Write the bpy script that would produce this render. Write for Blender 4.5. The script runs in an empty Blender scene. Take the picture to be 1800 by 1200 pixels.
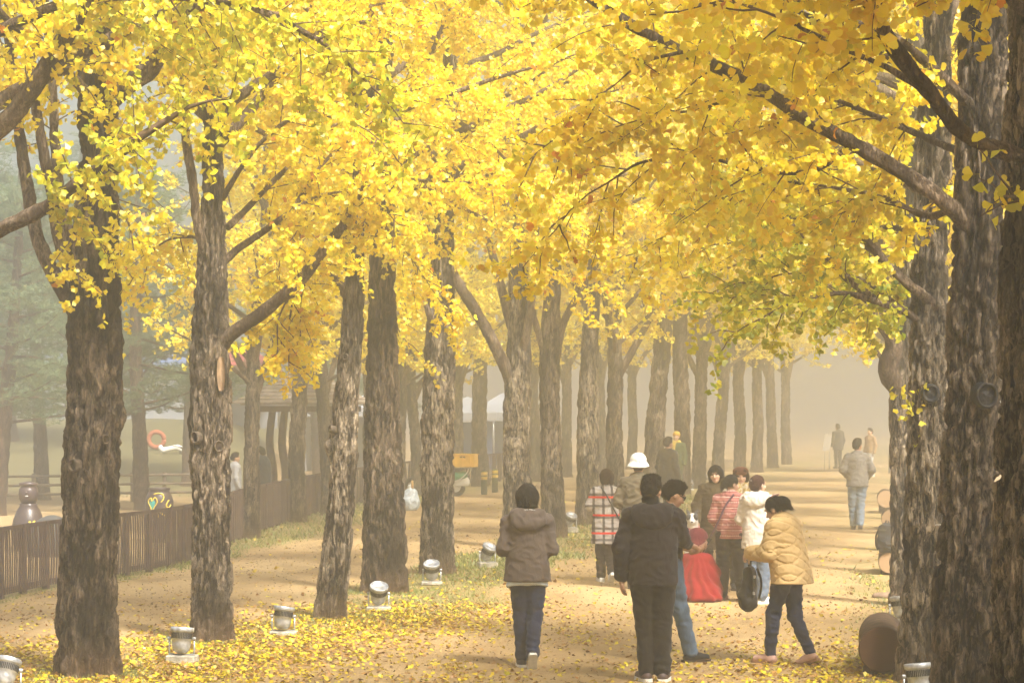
import bpy, math, random
import numpy as np
from mathutils import Vector, Matrix

# ------------------------------------------------------------------ camera, sky, sun, exposure
scene = bpy.context.scene
col = scene.collection
rng = np.random.default_rng(7)
random.seed(7)
FOC, CAMH, HZ = 4400.0, 2.38, 712.0     # focal length in photo pixels, eye height (m), horizon row


def W(px, py, d):
    """point at distance d (m) along the view axis that sits on photo pixel px, py"""
    return np.array([(px - 900.0) / FOC * d, d, CAMH - (py - HZ) / FOC * d])


def G(px, py):
    """point of the level ground under photo pixel px, py"""
    return W(px, py, FOC * CAMH / (py - HZ))


def S(py):
    return (py - HZ) / CAMH


cam_data = bpy.data.cameras.new('camera')
cam = bpy.data.objects.new('camera', cam_data)
col.objects.link(cam)
cam.location = (0, 0, CAMH)
cam.rotation_euler = (math.radians(90), 0, 0)
cam_data.sensor_width = 36
cam_data.lens = 36 * FOC / 1800
cam_data.shift_y = 112 / 1800
cam_data.clip_start = 0.3
cam_data.clip_end = 3000
scene.camera = cam

SUN_EL, SUN_AZ = math.radians(50), math.radians(148)     # azimuth clockwise from +Y: behind the camera, to the right
sun_vec = Vector((math.sin(SUN_AZ) * math.cos(SUN_EL), math.cos(SUN_AZ) * math.cos(SUN_EL), math.sin(SUN_EL)))
world = bpy.data.worlds.new('World')
scene.world = world
world.use_nodes = True
wn = world.node_tree
bg = wn.nodes['Background']
sky = wn.nodes.new('ShaderNodeTexSky')
sky.sky_type = 'NISHITA'
sky.sun_disc = False
sky.sun_elevation = SUN_EL
sky.sun_rotation = SUN_AZ
sky.air_density = 1.6
sky.dust_density = 5.0
sky.ozone_density = 0.6
wn.links.new(sky.outputs[0], bg.inputs[0])
bg.inputs[1].default_value = 0.09

sl = bpy.data.lights.new('sun', 'SUN')
sl.energy = 5.0
sl.angle = math.radians(9.0)
sl.color = (1.0, 0.95, 0.86)
so = bpy.data.objects.new('sun', sl)
col.objects.link(so)
so.rotation_euler = sun_vec.to_track_quat('Z', 'Y').to_euler()
so.location = (0, 0, 40)

vs = scene.view_settings
vs.view_transform = 'Standard'
vs.look = 'None'
vs.exposure = 1.82
vs.gamma = 1.0
vs.use_curve_mapping = False
cy = scene.cycles
cy.use_denoising = True
cy.denoiser = 'OPENIMAGEDENOISE'
cy.use_adaptive_sampling = True
cy.adaptive_threshold = 0.015
cy.max_bounces = 8
cy.diffuse_bounces = 4
cy.glossy_bounces = 2
cy.transmission_bounces = 6
cy.volume_bounces = 4
cy.transparent_max_bounces = 8
cy.caustics_reflective = False
cy.caustics_refractive = False
HAZE = 0.0142

# ------------------------------------------------------------------ noise and mesh helpers
_pr = np.random.default_rng(11)
_perm = np.concatenate([_pr.permutation(256)] * 3)
_grad = _pr.normal(size=(256, 3))
_grad /= np.linalg.norm(_grad, axis=1)[:, None]


def pn(p):
    """gradient noise, p (N,3) -> about -0.7..0.7"""
    p = np.asarray(p, float)
    i = np.floor(p).astype(int)
    f = p - i
    u = f * f * f * (f * (f * 6 - 15) + 10)
    i &= 255
    out = 0
    for dx in (0, 1):
        for dy in (0, 1):
            for dz in (0, 1):
                h = _perm[_perm[_perm[i[:, 0] + dx] + i[:, 1] + dy] + i[:, 2] + dz]
                g = _grad[h]
                dt = g[:, 0] * (f[:, 0] - dx) + g[:, 1] * (f[:, 1] - dy) + g[:, 2] * (f[:, 2] - dz)
                w = (u[:, 0] if dx else 1 - u[:, 0]) * (u[:, 1] if dy else 1 - u[:, 1]) * (u[:, 2] if dz else 1 - u[:, 2])
                out = out + w * dt
    return out


def mesh_np(name, V, polys, smooth=True):
    """V (N,3); polys a list of (n,k) index arrays"""
    me = bpy.data.meshes.new(name)
    V = np.ascontiguousarray(V, np.float32)
    polys = [np.asarray(p, np.int32) for p in polys if len(p)]
    me.vertices.add(len(V))
    me.vertices.foreach_set('co', V.ravel())
    idx = np.concatenate([p.ravel() for p in polys])
    tot = np.concatenate([np.full(len(p), p.shape[1], np.int32) for p in polys])
    st = np.concatenate([[0], np.cumsum(tot)[:-1]]).astype(np.int32)
    me.loops.add(len(idx))
    me.loops.foreach_set('vertex_index', idx)
    me.polygons.add(len(tot))
    me.polygons.foreach_set('loop_start', st)
    me.polygons.foreach_set('loop_total', tot)
    me.polygons.foreach_set('use_smooth', np.full(len(tot), smooth, bool))
    me.update(calc_edges=True)
    return me


def attr(me, name, data, kind='FLOAT', dom='POINT'):
    a = me.attributes.new(name, kind, dom)
    data = np.asarray(data, np.float32)
    a.data.foreach_set('color' if 'COLOR' in kind else 'value', data.ravel())


def link(name, me, mat=None, parent=None, loc=None):
    o = bpy.data.objects.new(name, me)
    col.objects.link(o)
    if mat is not None and me is not None:
        me.materials.clear()
        me.materials.append(mat)
    if parent is not None:
        o.parent = parent
    if loc is not None:
        o.location = loc
    return o


def empty(name, loc, rz=0.0):
    o = bpy.data.objects.new(name, None)
    col.objects.link(o)
    o.location = loc
    o.rotation_euler = (0, 0, rz)
    o.empty_display_size = 0.2
    return o


def tag(o, label=None, cat=None, group=None, kind=None):
    if label: o['label'] = label
    if cat: o['category'] = cat
    if group: o['group'] = group
    if kind: o['kind'] = kind
    return o


class MB:
    """collects simple solids into one mesh"""
    def __init__(self):
        self.v = []; self.f = {}; self.n = 0

    def add(self, V, polys):
        V = np.asarray(V, float)
        for p in polys:
            p = np.asarray(p)
            if len(p):
                self.f.setdefault(p.shape[1], []).append(p + self.n)
        self.v.append(V); self.n += len(V)
        return self

    def box(self, c, s, R=None, bev=0.0):
        c = np.asarray(c, float); h = np.asarray(s, float) / 2
        if bev > 0:
            b = min(bev, h.min() * 0.9)
            pts = []
            for sx in (-1, 1):
                for sy in (-1, 1):
                    for sz in (-1, 1):
                        e = h * (sx, sy, sz)
                        for ax in range(3):
                            q = e.copy()
                            for a2 in range(3):
                                if a2 != ax:
                                    q[a2] -= b * (sx, sy, sz)[a2]
                            pts.append(q)
            P = np.array(pts)
            import bmesh
            bm = bmesh.new()
            for q in P: bm.verts.new(q)
            bmesh.ops.convex_hull(bm, input=bm.verts[:])
            bmesh.ops.dissolve_limit(bm, angle_limit=0.01, verts=bm.verts[:], edges=bm.edges[:])
            bm.verts.index_update()
            V = np.array([v.co[:] for v in bm.verts])
            byk = {}
            for f in bm.faces:
                byk.setdefault(len(f.verts), []).append([v.index for v in f.verts])
            bm.free()
            if R is not None: V = V @ np.asarray(R).T
            return self.add(V + c, [np.array(x) for x in byk.values()])
        V = np.array([[x, y, z] for x in (-1, 1) for y in (-1, 1) for z in (-1, 1)]) * h
        if R is not None: V = V @ np.asarray(R).T
        Q = np.array([[0, 1, 3, 2], [4, 6, 7, 5], [0, 4, 5, 1], [2, 3, 7, 6], [0, 2, 6, 4], [1, 5, 7, 3]])
        return self.add(V + c, [Q])

    def lathe(self, prof, n=24, c=(0, 0, 0), R=None, cap=True):
        prof = np.asarray(prof, float); a = np.arange(n) * 2 * math.pi / n
        V = np.stack([prof[:, 0][:, None] * np.cos(a), prof[:, 0][:, None] * np.sin(a), np.repeat(prof[:, 1][:, None], n, 1)], -1).reshape(-1, 3)
        m = len(prof)
        i, j = np.meshgrid(np.arange(m - 1), np.arange(n), indexing='ij')
        k = (j + 1) % n
        Q = np.stack([i * n + j, i * n + k, (i + 1) * n + k, (i + 1) * n + j], -1).reshape(-1, 4)
        polys = [Q]
        if cap:
            polys.append(np.array([list(range(n))[::-1], [(m - 1) * n + x for x in range(n)]]))
        if R is not None: V = V @ np.asarray(R).T
        return self.add(V + np.asarray(c, float), polys)

    def tube(self, pts, rad, n=8):
        V, Q, caps = tube_np(pts, rad, n)
        return self.add(V, [Q, caps])

    def mesh(self, name, smooth=False):
        return mesh_np(name, np.concatenate(self.v), [np.concatenate(x) for x in self.f.values()], smooth)

    def build(self, name, mat, parent=None, smooth=False, loc=None):
        return link(name, self.mesh(name, smooth), mat, parent, loc)


def frames(P):
    T = np.gradient(P, axis=0)
    T /= np.linalg.norm(T, axis=1)[:, None] + 1e-9
    ref = np.array([1.0, 0, 0]) if abs(T[0][0]) < 0.8 else np.array([0, 1.0, 0])
    N = np.zeros_like(P)
    n = ref - T[0] * ref.dot(T[0]); n /= np.linalg.norm(n); N[0] = n
    for i in range(1, len(P)):
        n = N[i - 1] - T[i] * N[i - 1].dot(T[i])
        N[i] = n / (np.linalg.norm(n) + 1e-9)
    B = np.cross(T, N)
    return T, N, B


def tube_np(pts, rad, n=8):
    P = np.asarray(pts, float); m = len(P)
    r = np.broadcast_to(np.asarray(rad, float), (m,))
    T, N, B = frames(P)
    a = np.arange(n) * 2 * math.pi / n
    V = P[:, None, :] + r[:, None, None] * (np.cos(a)[None, :, None] * N[:, None, :] + np.sin(a)[None, :, None] * B[:, None, :])
    i, j = np.meshgrid(np.arange(m - 1), np.arange(n), indexing='ij')
    k = (j + 1) % n
    Q = np.stack([i * n + j, i * n + k, (i + 1) * n + k, (i + 1) * n + j], -1).reshape(-1, 4)
    caps = np.array([list(range(n))[::-1], [(m - 1) * n + x for x in range(n)]])
    return V.reshape(-1, 3), Q, caps


def resample(pts, step):
    P = np.asarray(pts, float)
    # Catmull-Rom through the points, then even steps
    if len(P) > 2:
        E = np.vstack([2 * P[0] - P[1], P, 2 * P[-1] - P[-2]])
        out = []
        for i in range(1, len(E) - 2):
            t = np.linspace(0, 1, 12, endpoint=False)[:, None]
            p0, p1, p2, p3 = E[i - 1], E[i], E[i + 1], E[i + 2]
            out.append(0.5 * (2 * p1 + (p2 - p0) * t + (2 * p0 - 5 * p1 + 4 * p2 - p3) * t ** 2 + (3 * p1 - p0 - 3 * p2 + p3) * t ** 3))
        out.append(P[-1:])
        P = np.vstack(out)
    L = np.concatenate([[0], np.cumsum(np.linalg.norm(np.diff(P, axis=0), axis=1))])
    n = max(3, int(L[-1] / step) + 1)
    s = np.linspace(0, L[-1], n)
    return np.stack([np.interp(s, L, P[:, k]) for k in range(P.shape[1])], -1)


# ------------------------------------------------------------------ materials
def nodes_of(name):
    m = bpy.data.materials.new(name)
    m.use_nodes = True
    nt = m.node_tree
    for n in list(nt.nodes):
        if n.type != 'OUTPUT_MATERIAL':
            nt.nodes.remove(n)
    return m, nt, nt.nodes['Material Output']


class NB:
    """small node-tree writer"""
    def __init__(self, nt): self.nt = nt
    def n(self, t, **k):
        x = self.nt.nodes.new(t)
        for a, b in k.items(): setattr(x, a, b)
        return x
    def l(self, a, b): self.nt.links.new(a, b)
    def set(self, sock, v):
        if hasattr(v, 'is_linked') or hasattr(v, 'links'): self.l(v, sock)
        else: sock.default_value = v
    def math(self, op, a, b=0.0, c=0.0, clamp=False):
        x = self.n('ShaderNodeMath', operation=op, use_clamp=clamp)
        self.set(x.inputs[0], a); self.set(x.inputs[1], b); self.set(x.inputs[2], c)
        return x.outputs[0]
    def noise(self, vec, scale, detail=3.0, rough=0.55, dist=0.0):
        x = self.n('ShaderNodeTexNoise')
        if vec is not None: self.l(vec, x.inputs['Vector'])
        x.inputs['Scale'].default_value = scale; x.inputs['Detail'].default_value = detail
        x.inputs['Roughness'].default_value = rough; x.inputs['Distortion'].default_value = dist
        return x.outputs['Fac']
    def mix(self, f, a, b, mode='MIX'):
        x = self.n('ShaderNodeMix', data_type='RGBA', blend_type=mode)
        self.set(x.inputs[0], f)
        self.set(x.inputs[6], a if not isinstance(a, tuple) else (*a[:3], 1)); self.set(x.inputs[7], b if not isinstance(b, tuple) else (*b[:3], 1))
        return x.outputs[2]
    def ramp(self, f, p0, p1, smooth=True):
        x = self.n('ShaderNodeMapRange', interpolation_type='SMOOTHSTEP' if smooth else 'LINEAR')
        self.set(x.inputs[0], f); x.inputs[1].default_value = p0; x.inputs[2].default_value = p1
        return x.outputs[0]
    def obj(self): return self.n('ShaderNodeTexCoord').outputs['Object']
    def scale(self, v, s):
        x = self.n('ShaderNodeMapping'); self.l(v, x.inputs[0]); x.inputs['Scale'].default_value = s
        return x.outputs[0]
    def attr(self, name, o='Fac'):
        x = self.n('ShaderNodeAttribute', attribute_name=name); return x.outputs[o]
    def bump(self, h, strength=0.4, dist=0.01):
        x = self.n('ShaderNodeBump'); self.l(h, x.inputs['Height'])
        x.inputs['Strength'].default_value = strength; x.inputs['Distance'].default_value = dist
        return x.outputs[0]
    def bsdf(self, colr, rough=0.8, bump=None, metal=0.0, spec=0.3, sheen=0.0):
        x = self.n('ShaderNodeBsdfPrincipled')
        self.set(x.inputs['Base Color'], colr if not isinstance(colr, tuple) else (*colr[:3], 1))
        self.set(x.inputs['Roughness'], rough); x.inputs['Metallic'].default_value = metal
        x.inputs['Specular IOR Level'].default_value = spec
        x.inputs['Sheen Weight'].default_value = sheen
        if bump is not None: self.l(bump, x.inputs['Normal'])
        return x.outputs[0]


_mats = {}


def plain(name, c, rough=0.75, var=0.25, sc=8.0, bump=0.25, bd=0.004, metal=0.0, bs=60.0, spec=0.3, sheen=0.0):
    """procedural material: a base colour with noise mottling and fine relief"""
    if name in _mats: return _mats[name]
    m, nt, out = nodes_of(name); b = NB(nt); o = b.obj()
    n1 = b.noise(o, sc, 4)
    c1 = tuple(x * (1 - var) for x in c); c2 = tuple(min(1, x * (1 + var)) for x in c)
    cc = b.mix(b.ramp(n1, 0.3, 0.7), c1, c2)
    h = b.noise(o, bs, 3)
    b.l(b.bsdf(cc, rough, b.bump(h, bump, bd), metal, spec, sheen), out.inputs['Surface'])
    _mats[name] = m
    return m


def bark_material(name, dark, light, moss=0.0):
    m, nt, out = nodes_of(name); b = NB(nt); o = b.obj()
    rid = b.attr('ridge')
    n1 = b.noise(b.scale(o, (44, 44, 10)), 1.0, 5, 0.68, 0.35)
    r2 = b.ramp(n1, 0.43, 0.58)
    big = b.noise(o, 1.3, 3)
    fine = b.noise(b.scale(o, (120, 120, 50)), 1.0, 3, 0.65)
    f = b.math('ADD', b.math('MULTIPLY', rid, 0.55), b.math('MULTIPLY', r2, 0.50))
    f = b.math('SUBTRACT', f, 0.16)
    f = b.math('ADD', f, b.math('MULTIPLY', b.math('SUBTRACT', fine, 0.5), 0.55))
    f = b.math('ADD', f, b.math('MULTIPLY', b.math('SUBTRACT', big, 0.5), 1.5), clamp=True)  # broad patches put sun dapple into the bark colour
    c = b.mix(f, dark, light)
    dark_patch = b.ramp(b.noise(b.scale(o, (2.2, 2.2, 0.7)), 1.0, 3), 0.46, 0.60)  # random darker patches, stretched along the trunk
    c = b.mix(b.math('MULTIPLY', dark_patch, 0.7), c, tuple(x * 0.55 for x in dark))
    base = b.attr('basez')                        # dust and soil worn onto the foot of the trunk
    c = b.mix(b.math('MULTIPLY', b.math('SUBTRACT', 1.0, b.ramp(base, 0.0, 0.55)), 0.55), c, (0.20, 0.115, 0.062))
    h = b.math('ADD', b.math('MULTIPLY', r2, 0.7), b.math('MULTIPLY', fine, 0.5))
    b.l(b.bsdf(c, 0.9, b.bump(h, 1.0, 0.035), spec=0.15), out.inputs['Surface'])
    return m


def leaf_material(name, trans=0.45):
    m, nt, out = nodes_of(name); b = NB(nt)
    c = b.attr('tint', 'Color')
    d = b.n('ShaderNodeBsdfDiffuse'); b.l(c, d.inputs[0])
    t = b.n('ShaderNodeBsdfTranslucent'); b.l(c, t.inputs[0])
    g = b.n('ShaderNodeBsdfGlossy'); g.inputs['Roughness'].default_value = 0.45
    g.inputs[0].default_value = (1, 1, 1, 1)
    mx = b.n('ShaderNodeMixShader'); mx.inputs[0].default_value = trans
    b.l(d.outputs[0], mx.inputs[1]); b.l(t.outputs[0], mx.inputs[2])
    m2 = b.n('ShaderNodeMixShader'); m2.inputs[0].default_value = 0.035
    b.l(mx.outputs[0], m2.inputs[1]); b.l(g.outputs[0], m2.inputs[2])
    b.l(m2.outputs[0], out.inputs['Surface'])
    return m


M_BARK = bark_material('ginkgo_bark', (0.011, 0.008, 0.006), (0.35, 0.27, 0.195))
M_BARKL = bark_material('pale_ginkgo_bark', (0.012, 0.009, 0.007), (0.50, 0.40, 0.29))  # pale bark; on the near right trunks it stands in for sunlit ridges
M_BARKD = bark_material('dark_ginkgo_bark', (0.008, 0.006, 0.005), (0.25, 0.185, 0.13))
M_LIMB = bark_material('limb_bark', (0.085, 0.055, 0.036), (0.37, 0.28, 0.20))
M_TWIG = plain('twig_bark', (0.10, 0.062, 0.035), 0.9, 0.3, 20, 0.4)
M_LEAF = leaf_material('ginkgo_leaf', 0.58)
M_FALLEN = leaf_material('fallen_leaf', 0.15)
M_NEEDLE = leaf_material('pine_needle', 0.3)
M_GRASS = leaf_material('grass_blade', 0.35)

# ------------------------------------------------------------------ ground
A_BASE = np.array([G(-150, 1240), G(150, 1186), G(372, 1126), G(590, 1086), G(676, 1040), G(768, 1008), G(905, 962), G(973, 944), G(1033, 922), G(1080, 905), G(1147, 886), G(1262, 848), G(1395, 814)])
FENCE = resample(np.array([G(-420, 1150), G(-40, 1062), G(100, 1031), G(215, 1013), G(335, 988), G(420, 948), G(545, 906), G(640, 884), G(730, 866), G(905, 842)]), 0.05)


def seg_dist(P, L):
    """distance of points P (N,2) to polyline L and signed side (positive = right of travel)"""
    best = np.full(len(P), 1e9); side = np.zeros(len(P))
    for a, b in zip(L[:-1], L[1:]):
        ab = b - a; t = np.clip(((P - a) @ ab) / ab.dot(ab), 0, 1)
        q = a + t[:, None] * ab; d = np.linalg.norm(P - q, axis=1)
        s = np.sign(ab[1] * (P - a)[:, 0] - ab[0] * (P - a)[:, 1])
        m = d < best; best[m] = d[m]; side[m] = s[m]
    return best, side


A2 = A_BASE[:, :2]
A2 = np.vstack([A2[0] + (A2[0] - A2[1]) * 8, A2, A2[-1] + (A2[-1] - A2[-2]) * 12])
FEN2 = FENCE[::8, :2]
R_DIR = np.array([(1535 - 900) / FOC, 1.0])


def row_r(d):
    return np.array([(1540 + 0.52 * FOC / d - 900) / FOC * d, d, 0.0])


R2L = np.array([row_r(d)[:2] for d in (2, 10, 40, 100, 400)])


def sstep(x, a, b):
    t = np.clip((x - a) / (b - a), 0, 1)
    return t * t * (3 - 2 * t)


def ground_z(X, Y):
    bank = sstep(Y, 66, 88) * (1 - sstep(X + 0.03 * Y, -7.5, -4.5)) * 1.75
    p = np.stack([X * 0.22, Y * 0.22, X * 0], -1)
    q = np.stack([X * 1.3, Y * 1.3, X * 0 + 4], -1)
    return bank + 0.012 * pn(p) + 0.007 * pn(q) + (bank > 0.1) * 0.12 * pn(q * 0.5)


def masks(X, Y):
    P = np.stack([X, Y], -1)
    dA, sA = seg_dist(P, A2); dF, sF = seg_dist(P, FEN2); dR, sR = seg_dist(P, R2L)
    n1 = pn(np.stack([X * 0.9, Y * 0.45, X * 0 + 9], -1)); n2 = pn(np.stack([X * 2.7, Y * 1.2, X * 0 + 3], -1))
    a = dA * sA
    grassA = sstep(1.25 - np.abs(a - 0.45) + 0.9 * n1 + 0.35 * n2, 0.0, 0.7) * (0.45 + 0.55 * sstep(Y, 24, 29))
    grassF = sstep(0.55 + 1.1 * sstep(Y, 38, 46) - dF + 0.5 * n1, 0, 0.5)
    grassR = sstep(1.0 - dR + 0.9 * n1 + 0.4 * n2, 0, 0.7) * 0.8
    beyond = (sF < 0) * (dF > 0.3)
    meadow = sstep(Y, 64, 70) * (X < -0.055 * Y - 4)
    grass = np.maximum.reduce([grassA, grassF * (1 - 0.5 * beyond), grassR, 0.8 * meadow])
    stripA = np.exp(-((a - 0.55) / 1.35) ** 2) * (1 - 0.72 * sstep(Y, 27, 33)) * (1 - 0.5 * sstep(Y, 36, 60))
    nearL = sstep(27.5, 24.0, Y) if False else (1 - sstep(Y, 22.6, 27.0)) * (a < 0.6)
    nearC = (1 - sstep(Y, 21.0, 25.0)) * (a >= 0.3) * np.clip(0.42 + 1.1 * n1, 0.05, 1)
    nearR = (1 - sstep(Y, 21.5, 27.5)) * np.exp(-(dR / 2.3) ** 2)
    base = 0.05 + np.clip(n1 * 0.5 + 0.02, 0, 1) * 0.5 * np.exp(-(dR / 3.0) ** 2) + 0.14 * np.clip(n1 + n2 * 0.5, 0, 1)
    leaf = np.clip(np.maximum.reduce([stripA, 0.85 * nearL, 0.42 * nearC, 0.75 * nearR, base]) * (0.75 + 0.8 * n2), 0, 1)
    leaf = leaf * np.where(beyond, 0.1, 1.0)
    return grass, leaf


def axis(parts):
    out = []
    for a, b, s in parts: out.append(np.arange(a, b, s))
    return np.concatenate(out + [[parts[-1][1]]])


gx = axis([(-300, -40, 20), (-40, -18, 2), (-18, 6, 0.25), (6, 20, 2), (20, 300, 20)])
gy = axis([(-60, 0, 6), (0, 18, 1.5), (18, 62, 0.3), (62, 110, 1.0), (110, 200, 10), (200, 620, 40)])
GX, GY = np.meshgrid(gx, gy, indexing='ij')
gX, gY = GX.ravel(), GY.ravel()
gm = mesh_np('ground', np.stack([gX, gY, ground_z(gX, gY)], -1), [np.stack([
    (i := np.arange((len(gx) - 1) * (len(gy) - 1)) // (len(gy) - 1)) * len(gy) + (j := np.arange((len(gx) - 1) * (len(gy) - 1)) % (len(gy) - 1)),
    (i + 1) * len(gy) + j, (i + 1) * len(gy) + j + 1, i * len(gy) + j + 1], -1)])
g_grass, g_leaf = masks(gX, gY)
attr(gm, 'meadow', sstep(gY, 63, 70) * (gX < -0.055 * gY - 3.6)); attr(gm, 'grass', g_grass); attr(gm, 'leafy', g_leaf)


def ground_material():
    m, nt, out = nodes_of('trodden_earth'); b = NB(nt); o = b.obj()
    big = b.noise(b.scale(o, (0.5, 0.18, 1)), 1.0, 4)
    mid = b.noise(o, 6.0, 5, 0.65)
    fine = b.noise(o, 55.0, 4, 0.7)
    c = b.mix(b.ramp(big, 0.3, 0.7), (0.37, 0.245, 0.115), (0.50, 0.355, 0.18))
    c = b.mix(b.math('MULTIPLY', b.ramp(mid, 0.45, 0.75), 0.35), c, (0.25, 0.155, 0.08))
    c = b.mix(b.math('MULTIPLY', b.ramp(fine, 0.55, 0.75), 0.5), c, (0.20, 0.13, 0.075))
    c = b.mix(b.math('MULTIPLY', b.ramp(fine, 0.45, 0.25), 0.35), c, (0.60, 0.47, 0.31))
    lf = b.math('MULTIPLY', b.attr('leafy'), b.ramp(mid, 0.35, 0.6))
    c = b.mix(b.math('MULTIPLY', lf, 0.55), c, (0.30, 0.16, 0.03))
    gr = b.math('MULTIPLY', b.attr('grass'), b.ramp(b.math('ADD', b.math('MULTIPLY', mid, 0.6), b.math('MULTIPLY', fine, 0.4)), 0.36, 0.58))
    c = b.mix(b.math('MULTIPLY', gr, 0.75), c, (0.17, 0.17, 0.055))
    dmp = b.ramp(b.noise(b.scale(o, (1.1, 0.45, 1)), 1.0, 5, 0.7), 0.50, 0.66)
    c = b.mix(b.math('MULTIPLY', dmp, 0.45), c, (0.20, 0.125, 0.06))
    grit = b.noise(o, 130.0, 2, 0.6)
    c = b.mix(b.math('MULTIPLY', b.ramp(grit, 0.60, 0.72), 0.6), c, (0.12, 0.08, 0.05))
    mea = b.mix(mid, (0.10, 0.085, 0.045), (0.21, 0.19, 0.085))
    c = b.mix(b.attr('meadow'), c, mea)
    h = b.math('ADD', b.math('MULTIPLY', mid, 0.6), b.math('MULTIPLY', fine, 0.4))
    b.l(b.bsdf(c, 0.95, b.bump(h, 0.9, 0.045), spec=0.1), out.inputs['Surface'])
    return m


ground = link('ground', gm, ground_material())
tag(ground, kind='structure')

# ------------------------------------------------------------------ leaves
FAN = np.array([[0, 0, 0], [-0.62, 0.42, 0.10], [-0.42, 0.86, 0.02], [0.0, 0.74, -0.06], [0.42, 0.86, 0.02], [0.62, 0.42, 0.10]])
FAN_T = np.array([[0, 2, 1], [0, 3, 2], [0, 4, 3], [0, 5, 4]])
FAN_HI = np.array([[0, 0, 0], [-.60, .36, .14], [-.60, .62, .07], [-.40, .86, .0], [-.16, .92, -.05], [0, .74, -.06], [.16, .92, -.05], [.40, .86, 0], [.60, .62, .07], [.60, .36, .14], [-.02, -.55, .05], [.02, -.55, .05]])
FAN_HI_T = np.array([[0, i + 1, i] for i in range(1, 9)] + [[0, 10, 11]])
FAN_LO = np.array([[0, 0, 0], [-0.58, 0.62, 0.06], [0.0, 0.85, -0.03], [0.58, 0.62, 0.06]])
FAN_LO_T = np.array([[0, 2, 1], [0, 3, 2]])


def leaf_mesh(name, pos, dirv, nrm, size, tint, lo=False):
    T, F_ = (FAN_LO, FAN_LO_T) if lo is True else (FAN_HI, FAN_HI_T) if lo == 'hi' else (FAN, FAN_T)
    n = len(pos); k = len(T)
    d = dirv / (np.linalg.norm(dirv, axis=1)[:, None] + 1e-9)
    x = np.cross(d, nrm); x /= np.linalg.norm(x, axis=1)[:, None] + 1e-9
    z = np.cross(x, d)
    curl = rng.uniform(0.2, 2.6, n)[:, None, None] * rng.choice([-1, 1], n)[:, None, None]
    V = pos[:, None, :] + size[:, None, None] * (T[None, :, 0:1] * x[:, None, :] + T[None, :, 1:2] * d[:, None, :] + T[None, :, 2:3] * curl * z[:, None, :])
    F2 = (np.arange(n) * k)[:, None, None] + F_[None]
    me = mesh_np(name, V.reshape(-1, 3), [F2.reshape(-1, 3)], smooth=False)
    rgba = np.concatenate([np.repeat(tint, k, 0), np.ones((n * k, 1))], 1)
    attr(me, 'tint', rgba, 'FLOAT_COLOR')
    return me


YEL = np.array([0.94, 0.79, 0.022]); GLD = np.array([0.92, 0.63, 0.014]); LEM = np.array([0.95, 0.88, 0.09]); GRN = np.array([0.46, 0.50, 0.025]); DGR = np.array([0.20, 0.30, 0.02]); ORG = np.array([0.62, 0.24, 0.012])


def tints(n, green, pos=None, gold=0.25):
    """leaf colours: green 0..1 is how far this spray lags behind in turning"""
    g = np.broadcast_to(np.asarray(green, float), (n,))
    u = rng.random(n)[:, None]
    c = YEL + (LEM - YEL) * np.clip(rng.normal(0.15, 0.35, n), 0, 1)[:, None]
    c = c + (GLD - c) * (np.clip(rng.normal(gold, 0.3, n), 0, 1))[:, None]
    c = np.where(rng.random(n)[:, None] < 0.012, ORG, c)
    gg = np.clip(g + rng.normal(0, 0.22, n) * (g > 0.02), 0, 1)[:, None]
    gc = GRN + (DGR - GRN) * np.clip(rng.normal(0.1, 0.35, n) + 0.55 * np.clip(g - 0.4, 0, 1), 0, 1)[:, None]
    c = c + (gc - c) * gg
    return np.clip(c * (0.85 + 0.3 * u), 0, 0.95)


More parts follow.
